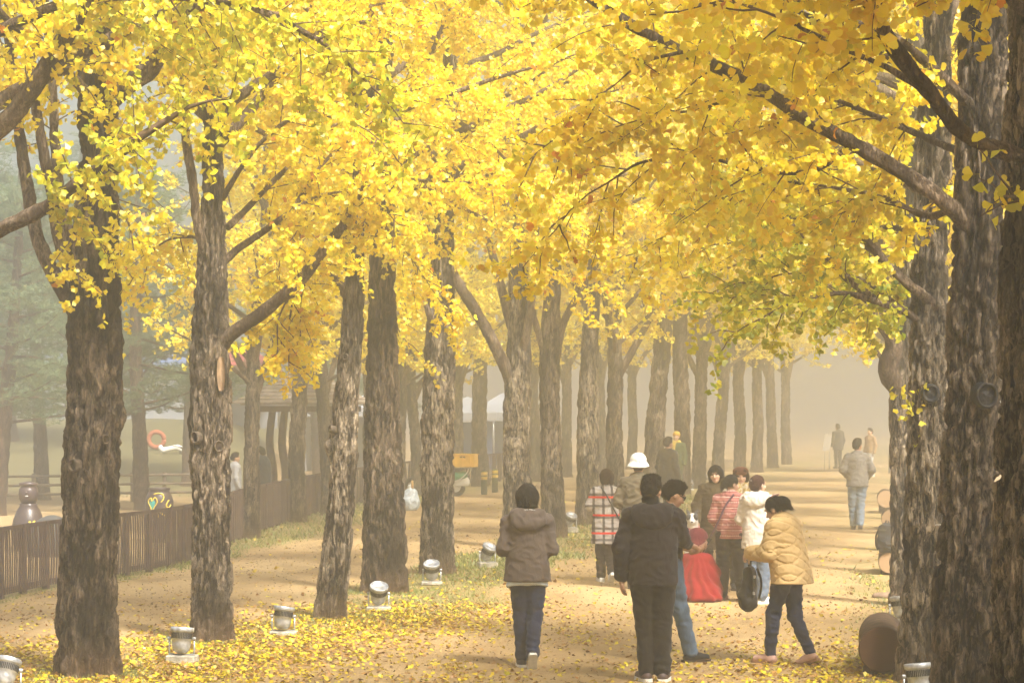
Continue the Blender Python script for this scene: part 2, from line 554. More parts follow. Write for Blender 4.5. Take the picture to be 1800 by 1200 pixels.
# ------------------------------------------------------------------ trunks and limbs
def bark_tube(name, pts, rads, nseg=48, step=0.03, amp=0.016, lobe=0.06, flare=0.0, seed=0.0, bumps=(), fh=21.0, fv=4.8, zvis=1e9):
    src = np.concatenate([np.asarray(pts, float), np.asarray(rads, float)[:, None]], 1)
    R = resample(src, step)
    if zvis < 1e8:                       # above the picture the bark needs no fine rings
        k_ = np.where(R[:, 2] < zvis)[0][-1] + 1
        R = np.vstack([R[:k_], R[k_::6], R[-1:]])
    P, r = R[:, :3], R[:, 3]
    T, N, B = frames(P)
    a = np.arange(nseg) * 2 * math.pi / nseg
    L = np.concatenate([[0], np.cumsum(np.linalg.norm(np.diff(P, axis=0), axis=1))])
    ca, sa = np.cos(a)[None, :, None], np.sin(a)[None, :, None]
    D = ca * N[:, None, :] + sa * B[:, None, :]
    rr = np.repeat(r[:, None], nseg, 1)
    q = np.stack([np.cos(a)[None, :] * np.ones((len(P), 1)), np.sin(a)[None, :] * np.ones((len(P), 1)), L[:, None] * np.ones((1, nseg))], -1).reshape(-1, 3)
    lob = pn(q * [1.3, 1.3, 0.55] + seed).reshape(len(P), nseg) + 0.5 * pn(q * [2.6, 2.6, 1.6] + seed + 5).reshape(len(P), nseg)
    rr = rr * (1 + lobe * 1.6 * lob)
    if flare > 0:
        rr = rr + 1.6 * flare * np.exp(-L / 0.22)[:, None] * (0.45 + 2.2 * np.clip(pn(q * [1.9, 1.9, 0.2] + seed + 20).reshape(len(P), nseg), -0.3, 1))
    w = q * [r.mean(), r.mean(), 1.0]
    wq = w * [fh, fh, fv] + seed
    wq = wq + 0.30 * np.stack([pn(w * [9, 9, 5] + seed + 31), pn(w * [9, 9, 5] + seed + 47), 0 * wq[:, 2]], -1)
    fb = pn(wq) + 0.6 * pn(wq * 2.03 + 13) + 0.36 * pn(wq * 4.1 + 29)
    n3 = pn(wq * [0.8, 0.8, 0.45] + 57)
    crack = np.clip(7.0 * np.abs(n3), 0, 1)                      # long furrows between the plates
    ridge = (sstep(fb, -0.34, 0.30) * (0.25 + 0.75 * crack)).reshape(len(P), nseg)
    rr = rr + 2.3 * amp * (ridge - 0.55) + amp * 0.35 * pn(w * [60, 60, 26]).reshape(len(P), nseg)
    for (z0, ang, rad, h) in bumps:      # healed branch collars
        da = (a - ang + math.pi) % (2 * math.pi) - math.pi
        e = np.exp(-((da[None, :] * r[:, None]) ** 2 + (L[:, None] - z0) ** 2) / rad ** 2)
        rr = rr + h * e
    V = (P[:, None, :] + rr[:, :, None] * D).reshape(-1, 3)
    m = len(P)
    i, j = np.meshgrid(np.arange(m - 1), np.arange(nseg), indexing='ij')
    k = (j + 1) % nseg
    Q = np.stack([i * nseg + j, i * nseg + k, (i + 1) * nseg + k, (i + 1) * nseg + j], -1).reshape(-1, 4)
    me = mesh_np(name, V, [Q, np.array([[(m - 1) * nseg + x for x in range(nseg)]])])
    attr(me, 'ridge', ridge.ravel())
    attr(me, 'basez', np.repeat(L, nseg) if flare > 0 else np.full(len(V), 3.0))
    return me


def grow(start, d0, length, droop, n=7, wig=0.10):
    """a polyline that starts along d0 and bends by droop (positive = up)"""
    P = [np.asarray(start, float)]; d = np.asarray(d0, float); d = d / np.linalg.norm(d)
    for i in range(n):
        d = d + np.array([0, 0, droop / n]) + rng.normal(0, wig, 3)
        d /= np.linalg.norm(d)
        P.append(P[-1] + d * length / n)
    return np.array(P)


def spray_from(limb, dens, leaf, green, start=0.22, sub_step=0.24, hang=1.0, spread=1.0, twigs=None, acc=None, zlow=None):
    """side shoots, hanging twigs and spur leaves along one limb"""
    P = resample(limb, 0.08)
    L = 0.08 * len(P)
    n = max(2, int(L / sub_step))
    T = np.gradient(P, axis=0); T /= np.linalg.norm(T, axis=1)[:, None] + 1e-9
    spur_p, spur_g = [], []
    az = rng.uniform(0, 6.28)
    for k in range(n + 1):
        t = start + (1 - start) * (k + rng.uniform(0, 0.8)) / (n + 1)
        i = min(len(P) - 1, int(t * len(P)))
        d = T[i]
        az += 2.4
        side = np.cross(d, [0, 0, 1.0]); side /= np.linalg.norm(side) + 1e-6
        up = np.cross(side, d)
        v = d * rng.uniform(0.4, 0.9) + spread * (side * math.cos(az) + up * math.sin(az) * 0.7) + np.array([0, 0, 0.05])
        ln = (0.30 + 0.55 * (1 - t)) * min(L, 3.2) * 0.36 * rng.uniform(0.7, 1.3) + 0.18
        sub = grow(P[i], v, ln, -0.35 * hang, 5, 0.12)
        if zlow is not None and sub[-1, 2] < zlow: continue
        twigs.append((sub, 0.008, 0.003))
        gl = green + rng.normal(0, 0.05)
        S_ = resample(sub, 0.05)
        keep = np.linspace(0, 1, len(S_)) > 0.12
        spur_p.append(S_[keep]); spur_g.append(np.full(keep.sum(), gl))
        for q in range(max(1, int(ln * 3.2 * dens))):
            j = rng.integers(1, len(S_))
            v2 = rng.normal(0, 0.7, 3) + np.array([0, 0, -0.55 * hang]) + T[i] * 0.3
            tw = grow(S_[j], v2, rng.uniform(0.16, 0.46), -0.5 * hang, 3, 0.12)
            twigs.append((tw, 0.004, 0.002))
            st = resample(tw, 0.05)
            spur_p.append(st); spur_g.append(np.full(len(st), gl))
    if not spur_p: return
    sp = np.concatenate(spur_p); sg = np.concatenate(spur_g)
    per = np.maximum(0, rng.poisson(3.1 * dens, len(sp)))
    pos = np.repeat(sp, per, 0); gg = np.repeat(sg, per)
    m = len(pos)
    o = rng.normal(0, 1, (m, 3)); o /= np.linalg.norm(o, axis=1)[:, None]
    pos = pos + o * rng.uniform(0.012, 0.05, m)[:, None]
    dirv = o * 0.8 + np.array([0, 0, -0.55]) + rng.normal(0, 0.3, (m, 3))
    nrm = rng.normal(0, 1, (m, 3)) + np.array([0, 0, 0.55])
    size = leaf * rng.uniform(0.72, 1.2, m)
    acc.append((pos, dirv, nrm, size, gg))


def twig_mesh(name, twigs):
    Vs, Qs, n0 = [], [], 0
    a = np.arange(3) * 2.0944
    for P, r0, r1 in twigs:
        m = len(P)
        r = np.linspace(r0, r1, m)
        T = np.gradient(P, axis=0); T /= np.linalg.norm(T, axis=1)[:, None] + 1e-9
        N = np.cross(T, [0.31, 0.77, 0.55]); N /= np.linalg.norm(N, axis=1)[:, None] + 1e-9
        B = np.cross(T, N)
        V = P[:, None] + r[:, None, None] * (np.cos(a)[None, :, None] * N[:, None] + np.sin(a)[None, :, None] * B[:, None])
        i, j = np.meshgrid(np.arange(m - 1), np.arange(3), indexing='ij'); k = (j + 1) % 3
        Qs.append(np.stack([i * 3 + j, i * 3 + k, (i + 1) * 3 + k, (i + 1) * 3 + j], -1).reshape(-1, 4) + n0)
        Vs.append(V.reshape(-1, 3)); n0 += m * 3
    return mesh_np(name, np.concatenate(Vs), [np.concatenate(Qs)])


def make_tree(base, trunk, rads, limbs=(), nrand=16, zmin=4.0, top=11.5, lmax=3.6, leaf=0.059, green=0.0, dens=1.0, nseg=72, step=0.022,
              amp=0.017, seed=0.0, bumps=(), lo=False, flare=0.05, az_bias=None, gold=0.32, zlow=None, lobe=0.06, greenz=None, skip_az=None, twig_keep=.6, bark=None):
    """trunk: world points; limbs: list of (points, r0, r1, green, dens). Returns a root empty with its parts."""
    base = np.asarray(base, float)
    root = empty('ginkgo_tree', base)
    tr = np.asarray(trunk, float) - base
    tr[0, 2] -= 0.12
    # carry the trunk on above the points given
    rads = [0.93 * r_ for r_ in rads]
    if tr[-1, 2] < top - 0.5:
        n = max(2, int((top - tr[-1, 2]) / 1.2))
        d = (tr[-1] - tr[-2]); d = d / np.linalg.norm(d) * 0.4 + np.array([0, 0, 0.9])
        r0 = rads[-1]
        ext = grow(tr[-1], d, top - tr[-1, 2], 0.2, n, 0.05)[1:]
        tr = np.vstack([tr, ext]); rads += list(r0 * (1 - np.linspace(0.12, 0.93, n)))
    tm = bark_tube('trunk', tr, rads, int(nseg * .92), step * 1.22, amp, lobe, flare, seed, bumps, zvis=(CAMH + HZ * base[1] / FOC + 0.3) if base[1] > 5 else 1e9)
    t_o = link('trunk', tm, bark or M_BARK, root)
    acc, twigs = [], []
    for lb in limbs:
        pts, r0, r1 = np.asarray(lb[0], float) - base, lb[1], lb[2]
        gr = lb[3] if len(lb) > 3 else green
        dn = lb[4] if len(lb) > 4 else dens
        me = bark_tube('limb', pts, np.linspace(r0, r1, len(pts)), 16 if r0 > 0.03 else 10, 0.05, min(0.006, r0 * 0.12), 0.05, 0, seed + r0 * 100, (), 22, 5)
        link('limb', me, M_LIMB, root)
        st = lb[5] if len(lb) > 5 else 0.25
        if dn > 0:
            spray_from(pts, dn, leaf, gr, st, 0.2, 1.0, 1.0, twigs, acc, None)
            if len(lb) > 6: continue
            e = pts[-1] - pts[-2]
            tail = grow(pts[-1], e, 0.9, -0.3, 5, 0.1)
            twigs.append((tail, r1, 0.004))
            spray_from(tail, dn, leaf, gr, 0.05, 0.16, 1.0, 1.0, twigs, acc, None)
    az = seed * 1.7
    Tz = tr[:, 2]
    lm = MB_ridge()
    for k in range(nrand):
        z = zmin + (top - 0.8 - zmin) * ((k + rng.uniform(0, 0.6)) / max(1, nrand)) ** 1.05
        az += 2.39996 + rng.normal(0, 0.25)
        a = az
        if az_bias is not None and rng.random() < 0.5:
            a = az_bias + rng.normal(0, 0.6)
        if skip_az is not None and abs((a - skip_az + math.pi) % (2 * math.pi) - math.pi) < 0.8 and z < 5.5:
            a += math.pi * 0.7
        s = np.array([np.interp(z, Tz, tr[:, c]) for c in range(3)])
        el = rng.uniform(0.35, 0.85)
        d0 = np.array([math.cos(a) * math.cos(el), math.sin(a) * math.cos(el), math.sin(el)])
        ln = lmax * (1 - 0.62 * ((z - zmin) / (top - zmin + 0.01)) ** 1.3) * rng.uniform(0.75, 1.15)
        P = grow(s, d0, ln, -0.15, 7, 0.07)
        r0 = 0.018 + 0.012 * ln
        lm.add_limb(P, r0, 0.007)
        g = green if greenz is None else green + greenz * max(0, 1 - (z - zmin) / 2.5)
        spray_from(P, dens, leaf, g, 0.2, 0.26, 1.0, 1.0, twigs, acc, zlow)
    if lm.n:
        tag(link('branches', lm.mesh('branches'), M_LIMB, root), kind='stuff')
    if twig_keep < 1: twigs = [t_ for i_, t_ in enumerate(twigs) if (t_[1] > 0.005 or i_ % 3 == 0)] if twig_keep > 0 else []
    if twigs:
        tag(link('twigs', twig_mesh('twigs', twigs), M_TWIG, root), kind='stuff')
    if acc:
        pos, dv, nr, sz, gg = [np.concatenate([x[i] for x in acc]) for i in range(5)]
        low = 0.10 * pn(pos * 0.9 + seed) + 0.04
        c = tints(len(pos), np.clip(gg + np.clip(low, 0, 1), 0, 1), gold=gold + 0.25 * float(pn(np.array([[seed, 2.2, 0.4]]))[0]))
        link('crown', leaf_mesh('crown', pos, dv, nr, sz, c, lo), M_LEAF, root)
    root['nl'] = sum(len(x[0]) for x in acc) if acc else 0
    return root


class MB_ridge(MB):
    """random limbs joined into one part"""
    def add_limb(self, P, r0, r1):
        V, Q, caps = tube_np(resample(P, 0.12), 1.0, 7)
        m = len(V) // 7
        C = V.reshape(m, 7, 3).mean(1)
        r = np.linspace(r0, r1, m)
        V = C[:, None] + (V.reshape(m, 7, 3) - C[:, None]) * r[:, None, None]
        self.add(V.reshape(-1, 3), [Q])
    def mesh(self, name, smooth=True):
        me = MB.mesh(self, name, smooth)
        nv = len(me.vertices)
        co = np.zeros(nv * 3, np.float32); me.vertices.foreach_get('co', co); co = co.reshape(-1, 3)
        attr(me, 'ridge', np.clip(0.5 + pn(co * [14, 14, 9]), 0, 1)); attr(me, 'basez', np.full(nv, 3.0))
        return me


def copy_tree(root, loc, rz=0.0, sc=1.0):
    r = root.copy(); col.objects.link(r)
    r.location = loc; r.rotation_euler = (0, 0, rz); r.scale = (sc, sc, sc)
    for ch in root.children:
        c = ch.copy(); col.objects.link(c); c.parent = r
        for g in ch.children:
            d = g.copy(); col.objects.link(d); d.parent = c
    return r


M_CUT = plain('cut_wood_face', (0.035, 0.023, 0.016), 0.9, 0.35, 18, 0.6, 0.01)
M_CUTLIGHT = plain('pale_cut_wood', (0.25, 0.165, 0.10), 0.85, 0.3, 12, 0.5, 0.008)
M_CUTBLACK = plain('blackened_cut', (0.018, 0.018, 0.02), 0.6, 0.5, 30, 0.7, 0.01)
M_RIM = plain('callus_rim', (0.075, 0.056, 0.040), 0.9, 0.5, 40, 0.6, 0.01)


def knot(tree, px, py, d, rad, face, squash=1.0, depth=0.05, mat=None, rim=0.25):
    """a sawn-off branch stub: callus ring and a recessed cut face, facing direction `face`"""
    tr = [c for c in tree.children if c.name.startswith('trunk')][0]
    c = W(px, py, d) - np.array(tree.location)
    f = Vector(face).normalized()
    R = np.array(f.to_track_quat('Z', 'Y').to_matrix()) @ np.diag([squash, 1, 1])
    m = MB()
    prof = [(rad * 1.15, -0.09), (rad * 1.08, depth * 0.4), (rad * (1 + 0.02), depth), (rad * (1 - rim * 0.5), depth * 1.05), (rad * (1 - rim), depth * 0.6), (rad * (1 - rim) * 0.98, 0.0)]
    m.lathe(prof, 22, (0, 0, 0), None, False)
    V = np.concatenate(m.v); V = V * (1 + 0.10 * pn(V * 14 + px)[:, None]); m.v = [V @ R.T + c]
    k = m.build('knot', M_RIM if mat is None else mat, tr, True)
    me = k.data
    m2 = MB(); m2.lathe([(0.001, 0.012), (rad * (1 - rim) * 0.5, 0.008), (rad * (1 - rim) * 1.02, 0.002)], 18, (0, 0, 0), None, False)
    V = np.concatenate(m2.v); V[:, 2] += 0.008 * pn(V * 40 + px); m2.v = [V @ R.T + c]
    m2.build('cut_face', M_CUT if mat is None else mat, tr, True)
    return k

# ------------------------------------------------------------------ the ginkgo trees
def TP(d, pts):
    return [W(x, y, d + (p[0] if p else 0)) for x, y, *p in pts]


def trunk_of(base_px, base_py, prof):
    """prof: (px centre, py, width px) from the foot upward"""
    b = G(base_px, base_py); d = b[1]; s = FOC / d
    pts = [b] + [W(x, y, d) for x, y, w in prof]
    r = [prof[0][2] / 2 / s * 1.04] + [w / 2 / s for x, y, w in prof]
    return b, d, pts, r


NEAR = []
LEFT_ROW = 'ginkgo trees of the alley on the path side'
# tree out of frame to the left, whose limbs reach in
b, d, p, r = trunk_of(-170, 1240, [(-165, 1000, 120), (-160, 700, 112), (-150, 400, 105), (-140, 100, 90)])
t = make_tree(b, p, r, [
    (TP(d, [(-140, 480), (0, 405, -.6), (80, 365, -.8), (160, 305, -1.0), (238, 248, -1.2)]), .065, .042, .55, 1.0, .62),
    (TP(d, [(-140, 330), (0, 225, -.3), (60, 150, -.5), (112, 70, -.6), (150, -5, -.7), (175, -90, -.7)]), .085, .06, .05, .9, .5),
    (TP(d, [(-140, 260), (0, 178, .1), (90, 128, .2), (170, 80, .3), (300, 20, .4), (420, 15, .3)]), .075, .03, .5, 1.2, .45),
    (TP(d, [(-130, 120), (100, 10, -.4), (260, -10, -.8), (440, 15, -.9), (560, 70, -.9)]), .05, .02, .5, 1.0, .35),
], nrand=6, zmin=5.3, top=11, seed=3.1, nseg=48, step=0.04, green=.12)
NEAR.append((t, 'ginkgo standing left of the frame whose bare limbs cross the upper corner'))

# T1
b, d, p, r = trunk_of(152, 1186, [(152, 1150, 112), (156, 1000, 106), (160, 850, 101), (165, 700, 96), (166, 560, 94), (168, 420, 84), (172, 300, 72), (172, 150, 66), (170, 0, 60)])
t = make_tree(b, p, r, [
    (TP(d, [(140, 560), (104, 500, .1), (70, 430, .2), (50, 340, .4), (30, 200, .6), (15, 60, .8)]), .075, .045, 0, .7, .6),
    (TP(d, [(135, 500), (108, 440, -.15), (92, 350, -.2), (70, 230, -.3), (55, 100, -.4), (60, -40, -.4)]), .06, .035, 0, .6, .6),
    (TP(d, [(130, 470), (100, 300, -.1), (92, 150, .1), (80, 0, .2)]), .05, .03, 0, .7, .5),
    (TP(d, [(185, 190), (225, 150, -.3), (262, 128, -.3), (290, 80, -.4), (330, 20, -.5)]), .085, .05, .1, .8, .6),
    (TP(d, [(150, 400), (130, 430, -.5), (135, 465, -.7), (140, 500, -.75)]), .012, .006, 0, .8, .15, 0),
    (TP(d, [(190, 330), (225, 390, -.4), (235, 440, -.5)]), .014, .006, 0, .9, .2, 0),
], nrand=15, zmin=4.7, top=11.5, seed=1.3, bark=M_BARKD, nseg=108, step=0.018, amp=.025, dens=1.3, zlow=3.75,
    bumps=[(2.42, 6.1, .11, .07), (1.85, 4.35, .13, .035), (3.0, 6.2, .1, .05), (2.1, 5.2, .08, .025)], gold=.3)
NEAR.append((t, 'thick dark ginkgo trunk nearest on the left with a hanging yellow spray at its fork'))
T1 = t
knot(T1, 131, 818, d - .235, .055, (-.45, -1, .1), .8, .04)
knot(T1, 186, 772, d - .225, .04, (.35, -1, 0), .8, .03)

# T2
b, d, p, r = trunk_of(372, 1126, [(372, 1090, 74), (372, 1000, 72), (371, 850, 70), (371, 760, 75), (371, 690, 74), (370, 580, 66), (372, 470, 54), (373, 380, 42), (374, 300, 36), (372, 150, 30), (368, 0, 26)])
t = make_tree(b, p, r, [
    (TP(d, [(385, 615), (410, 585, -.1), (460, 550, -.2), (520, 500, -.3), (565, 445, -.4), (605, 394, -.5)]), .075, .05, 0, 1.25, .55),
    (TP(d, [(385, 470), (415, 440, .1), (470, 402, .1), (512, 370, 0), (540, 330, 0), (562, 296, 0)]), .04, .025, 0, 1.2, .4),
    (TP(d, [(362, 450), (348, 400, -.15), (340, 330, -.2), (325, 228, -.25), (318, 150, -.3), (305, 60, -.3)]), .055, .035, .12, .9, .6),
    (TP(d, [(378, 230), (400, 185, -.2), (450, 150, -.3), (515, 108, -.4), (580, 60, -.6)]), .07, .04, .1, 1.1, .55),
    (TP(d, [(512, 370), (560, 345, -.1), (610, 335, -.3)]), .02, .01, 0, 1.2, .2),
    (TP(d, [(520, 500), (510, 560, .3), (508, 610, .35), (508, 650, .35)]), .012, .006, 0, 1.5, .1, 0),
    (TP(d, [(520, 500), (490, 560, .1), (488, 620, .15)]), .012, .006, 0, 1.4, .15, 0),
    (TP(d, [(560, 450), (530, 520, .3), (528, 600, .35)]), .012, .006, 0, 1.4, .15, 0),
    (TP(d, [(390, 420), (300, 420, .7), (250, 460, 1.2)]), .02, .008, 0, 1.0, .3),
    (TP(d, [(400, 400), (470, 330, .5), (560, 240, .8), (640, 190, 1.0)]), .035, .012, 0, 1.3, .25),
    (TP(d, [(390, 350), (450, 260, -.3), (530, 200, -.6), (600, 210, -.9)]), .03, .012, .05, 1.2, .3),
], nrand=15, zmin=4.9, top=11, seed=2.7, nseg=104, step=0.018, amp=.019, dens=1.3, zlow=3.3,
    bumps=[(2.32, 3.6, .11, .045), (1.97, 3.5, .09, .03), (1.95, 5.3, .09, .025), (3.0, 3.3, .1, .03)], lobe=.075)
NEAR.append((t, 'rough ginkgo trunk with a ringed knot and a long limb slanting up to its right'))
T2 = t
knot(T2, 346, 769, d - .165, .06, (-.55, -1, 0), .75, .045)
knot(T2, 385, 784, d - .19, .055, (.3, -1, 0), .9, .02)
m = MB()
sc_ = FOC / d
for q in range(1):
    prof = resample(np.array([[0, .30], [.034, .25], [.04, .1], [.045, 0], [.03, -.1]]), .02)
V = []
for i, v in enumerate(np.linspace(0, 1, 15)):
    zz = .17 - v * .34; hw = .042 * math.sin(math.pi * (0.12 + 0.8 * v)) ** .6
    for u in np.linspace(-1, 1, 9):
        V.append((u * hw, -.008 - .02 * abs(u) ** 3 + .012 * (1 - abs(u)), zz))
i, j = np.meshgrid(np.arange(14), np.arange(8), indexing='ij')
Q = np.stack([i * 9 + j, i * 9 + j + 1, (i + 1) * 9 + j + 1, (i + 1) * 9 + j], -1).reshape(-1, 4)
V = np.array(V); V[:, 1] += .006 * pn(V * 30)
m.add(V + W(389, 657, d - .186) - b, [Q[:, ::-1]])
m.build('bark_scar', M_CUTLIGHT, [c for c in T2.children if c.name.startswith('trunk')][0], True)

# T3 slim leaning tree
b, d, p, r = trunk_of(580, 1086, [(583, 1055, 58), (594, 950, 54), (602, 850, 50), (605, 770, 53), (608, 700, 46), (616, 620, 42), (621, 540, 40), (624, 470, 36), (626, 380, 34), (640, 250, 28), (650, 120, 24), (655, 0, 20)])
t = make_tree(b, p, r, [
    (TP(d, [(615, 530), (598, 500, -.05), (580, 486, -.1), (568, 478, -.1)]), .06, .035, 0, 0),
    (TP(d, [(625, 420), (600, 380, -.4), (560, 370, -.8), (520, 410, -1.1)]), .03, .01, 0, 1.2, .25),
    (TP(d, [(628, 360), (690, 320, -.3), (760, 318, -.6), (835, 322, -.8)]), .03, .01, 0, 1.3, .25),
    (TP(d, [(630, 340), (680, 400, .4), (720, 450, .5)]), .02, .008, 0, 1.3, .25),
    (TP(d, [(632, 330), (600, 430, -.6), (585, 470, -.8)]), .015, .006, 0, 1.0, .3, 0),
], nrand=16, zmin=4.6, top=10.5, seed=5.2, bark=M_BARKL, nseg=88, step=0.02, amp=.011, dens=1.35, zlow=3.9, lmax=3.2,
    bumps=[(2.05, 3.3, .10, .055), (2.62, 4.4, .07, .02), (2.0, 5.6, .1, .04)])
NEAR.append((t, 'slim pale ginkgo trunk leaning right from a swept-out foot'))
T3 = t
knot(T3, 588, 755, d - .10, .04, (-1, -.5, .2), .9, .06)
knot(T3, 607, 627, d - .125, .034, (-.3, -1, 0), .9, .015)

# T4
b, d, p, r = trunk_of(676, 1040, [(676, 1000, 82), (675, 900, 76), (673, 800, 70), (672, 700, 62), (672, 600, 56), (672, 500, 46), (672, 420, 42), (674, 300, 36), (676, 150, 30), (676, 0, 26)])
t = make_tree(b, p, r, [
    (TP(d, [(672, 460), (700, 400, -.4), (740, 330, -.8), (790, 270, -1.0)]), .05, .02, 0, 1.25, .3),
    (TP(d, [(670, 380), (730, 330, .3), (800, 360, .2), (880, 400, 0), (930, 440, -.1)]), .04, .012, 0, 1.3, .3),
    (TP(d, [(674, 330), (740, 190, .2), (830, 230, 0), (900, 290, -.2), (960, 340, -.3)]), .04, .012, 0, 1.3, .35),
    (TP(d, [(672, 420), (640, 380, .5), (620, 300, .8)]), .04, .012, 0, 1.1, .3),
    (TP(d, [(672, 400), (715, 440, -.5), (735, 490, -.6)]), .018, .007, .1, 1.0, .3, 0),
], nrand=16, zmin=5.0, top=11.5, seed=8.4, bark=M_BARKD, nseg=96, step=0.022, amp=.02, dens=1.3, zlow=4.1, bumps=[(1.7, 5.3, .12, .035), (1.1, 5.4, .1, .03)])
NEAR.append((t, 'broad dark ginkgo trunk close behind the slim leaning one'))
T4 = t
knot(T4, 682, 542, d - .17, .05, (.1, -1, 0), .9, .02)

# T5
b, d, p, r = trunk_of(768, 1008, [(768, 980, 62), (768, 900, 60), (769, 800, 60), (771, 700, 58), (772, 640, 57), (774, 560, 50), (777, 480, 44), (780, 400, 38), (786, 300, 30), (790, 150, 26), (795, 0, 22)])
t = make_tree(b, p, r, [
    (TP(d, [(768, 600), (756, 560, -.1), (748, 535, -.15)]), .05, .03, 0, 0),
    (TP(d, [(780, 420), (720, 480, -.5), (690, 550, -.8), (720, 610, -1.0)]), .018, .007, .05, .9, .3, 0),
    (TP(d, [(782, 400), (830, 330, -.4), (890, 300, -.8), (960, 350, -1.1)]), .04, .012, 0, 1.3, .25),
    (TP(d, [(785, 330), (860, 230, .3), (960, 160, .3), (1050, 130, 0)]), .045, .015, 0, 1.25, .25),
    (TP(d, [(784, 360), (730, 260, .2), (700, 180, .5)]), .04, .012, 0, 1.1, .25),
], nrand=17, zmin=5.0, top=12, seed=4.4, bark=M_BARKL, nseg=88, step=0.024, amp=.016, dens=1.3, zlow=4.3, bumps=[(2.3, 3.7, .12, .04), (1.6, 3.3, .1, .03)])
NEAR.append((t, 'light barked ginkgo trunk with even furrows right of the broad dark one'))
T5 = t
knot(T5, 792, 545, d - .16, .035, (.7, -1, 0), .7, .02, None, .15)

# T6, forking
b, d, p, r = trunk_of(905, 962, [(906, 930, 52), (908, 850, 50), (908, 760, 50), (910, 690, 50), (912, 640, 46), (912, 560, 36), (912, 480, 34), (918, 400, 30), (920, 300, 26), (915, 150, 20), (910, 0, 16)])
t = make_tree(b, p, r, [
    (TP(d, [(905, 690), (888, 645, -.1), (850, 570, -.2), (800, 488, -.4), (760, 420, -.6)]), .115, .08, 0, .8, .7),
    (TP(d, [(908, 600), (895, 560, .1), (875, 480, .2), (858, 415, .3), (850, 330, .4)]), .09, .05, 0, 1.0, .6),
    (TP(d, [(915, 640), (930, 560, -.3), (940, 480, -.4), (945, 400, -.5)]), .08, .05, 0, 1.0, .6),
    (TP(d, [(916, 440), (980, 380, -.3), (1060, 320, -.8), (1130, 300, -1.2)]), .05, .015, 0, 1.1, .3),
], nrand=17, zmin=4.9, top=13, seed=6.6, bark=M_BARKL, nseg=72, step=0.03, amp=.016, dens=1.0, lmax=4.0, zlow=4.2, lo=True, leaf=.078, bumps=[(1.9, 4.6, .12, .03), (1.2, 0.2, .1, .04)])
NEAR.append((t, 'forking ginkgo with a thick limb slanting up left behind the woman in the brown jacket'))

# T7
b, d, p, r = trunk_of(973, 944, [(973, 910, 46), (971, 850, 42), (968, 760, 38), (966, 680, 38), (967, 610, 40), (970, 540, 32), (974, 460, 28), (978, 380, 24), (985, 250, 20), (990, 80, 14)])
t = make_tree(b, p, r, [
    (TP(d, [(963, 640), (948, 590, -.1), (935, 540, -.2), (925, 470, -.3)]), .07, .04, 0, .9, .6),
    (TP(d, [(975, 640), (990, 570, .1), (1015, 520, .1), (1045, 470, 0), (1090, 420, -.2)]), .08, .04, 0, .9, .6),
    (TP(d, [(980, 420), (1040, 380, -.2), (1110, 370, -.5), (1170, 390, -.9)]), .05, .015, 0, 1.0, .3),
], nrand=16, zmin=5.0, top=13, seed=7.9, nseg=64, step=0.035, amp=.014, dens=1.0, lmax=4.2, zlow=4.2, leaf=.08, lo=True)
NEAR.append((t, 'ginkgo that forks into a Y just right of the brown jacketed woman'))

# T8
b, d, p, r = trunk_of(1033, 922, [(1033, 890, 45), (1034, 800, 42), (1034, 720, 40), (1036, 640, 34), (1039, 560, 30), (1043, 480, 27), (1046, 380, 22), (1050, 200, 16)])
t = make_tree(b, p, r, [
    (TP(d, [(1040, 520), (1060, 420, -.2), (1100, 360, -.5), (1160, 310, -1)]), .06, .02, 0, 1, .4),
    (TP(d, [(1040, 560), (1010, 500, .3), (985, 430, .5)]), .06, .03, 0, 1, .5),
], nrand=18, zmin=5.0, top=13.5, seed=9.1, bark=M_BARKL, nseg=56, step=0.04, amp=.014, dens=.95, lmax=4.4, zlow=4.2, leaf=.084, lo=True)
NEAR.append((t, 'pale straight ginkgo trunk behind the woman in the plaid coat'))

# right side of the path: R1 is the nearest
def rtrunk(d, prof):
    b = W(prof[0][0], HZ + CAMH * FOC / d, d); s = FOC / d
    return b, d, [b] + [W(x, y, d) for x, y, w in prof], [prof[0][2] / 2 / s * 1.04] + [w / 2 / s for x, y, w in prof]


b, d, p, r = rtrunk(12.4, [(1830, 1400, 192), (1834, 1150, 186), (1838, 900, 180), (1842, 650, 172), (1846, 350, 164), (1850, 0, 150), (1846, -300, 138)])
t = make_tree(b, p, r, [
    (TP(d, [(1840, 290), (1765, 268, -.1), (1690, 232, -.2), (1640, 170, -.3), (1580, 95, -.4), (1540, 30, -.5), (1505, -40, -.6)]), .045, .034, 0, .9, .75),
    (TP(d, [(1640, 170), (1560, 120, .3), (1460, 75, .5), (1390, 40, .7)]), .02, .01, 0, .9, .45),
    (TP(d, [(1840, 390), (1790, 350, -.5), (1765, 345, -.6)]), .010, .005, .35, .25, .3, 0),
    (TP(d, [(1840, 60), (1740, -30, -.2), (1620, -90, -.3)]), .03, .015, 0, .9, .3),
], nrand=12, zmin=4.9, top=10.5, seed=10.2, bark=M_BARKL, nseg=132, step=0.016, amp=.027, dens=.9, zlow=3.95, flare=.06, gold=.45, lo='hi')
NEAR.append((t, 'nearest ginkgo trunk cut by the right edge, deeply furrowed dark bark'))
T_R1 = t

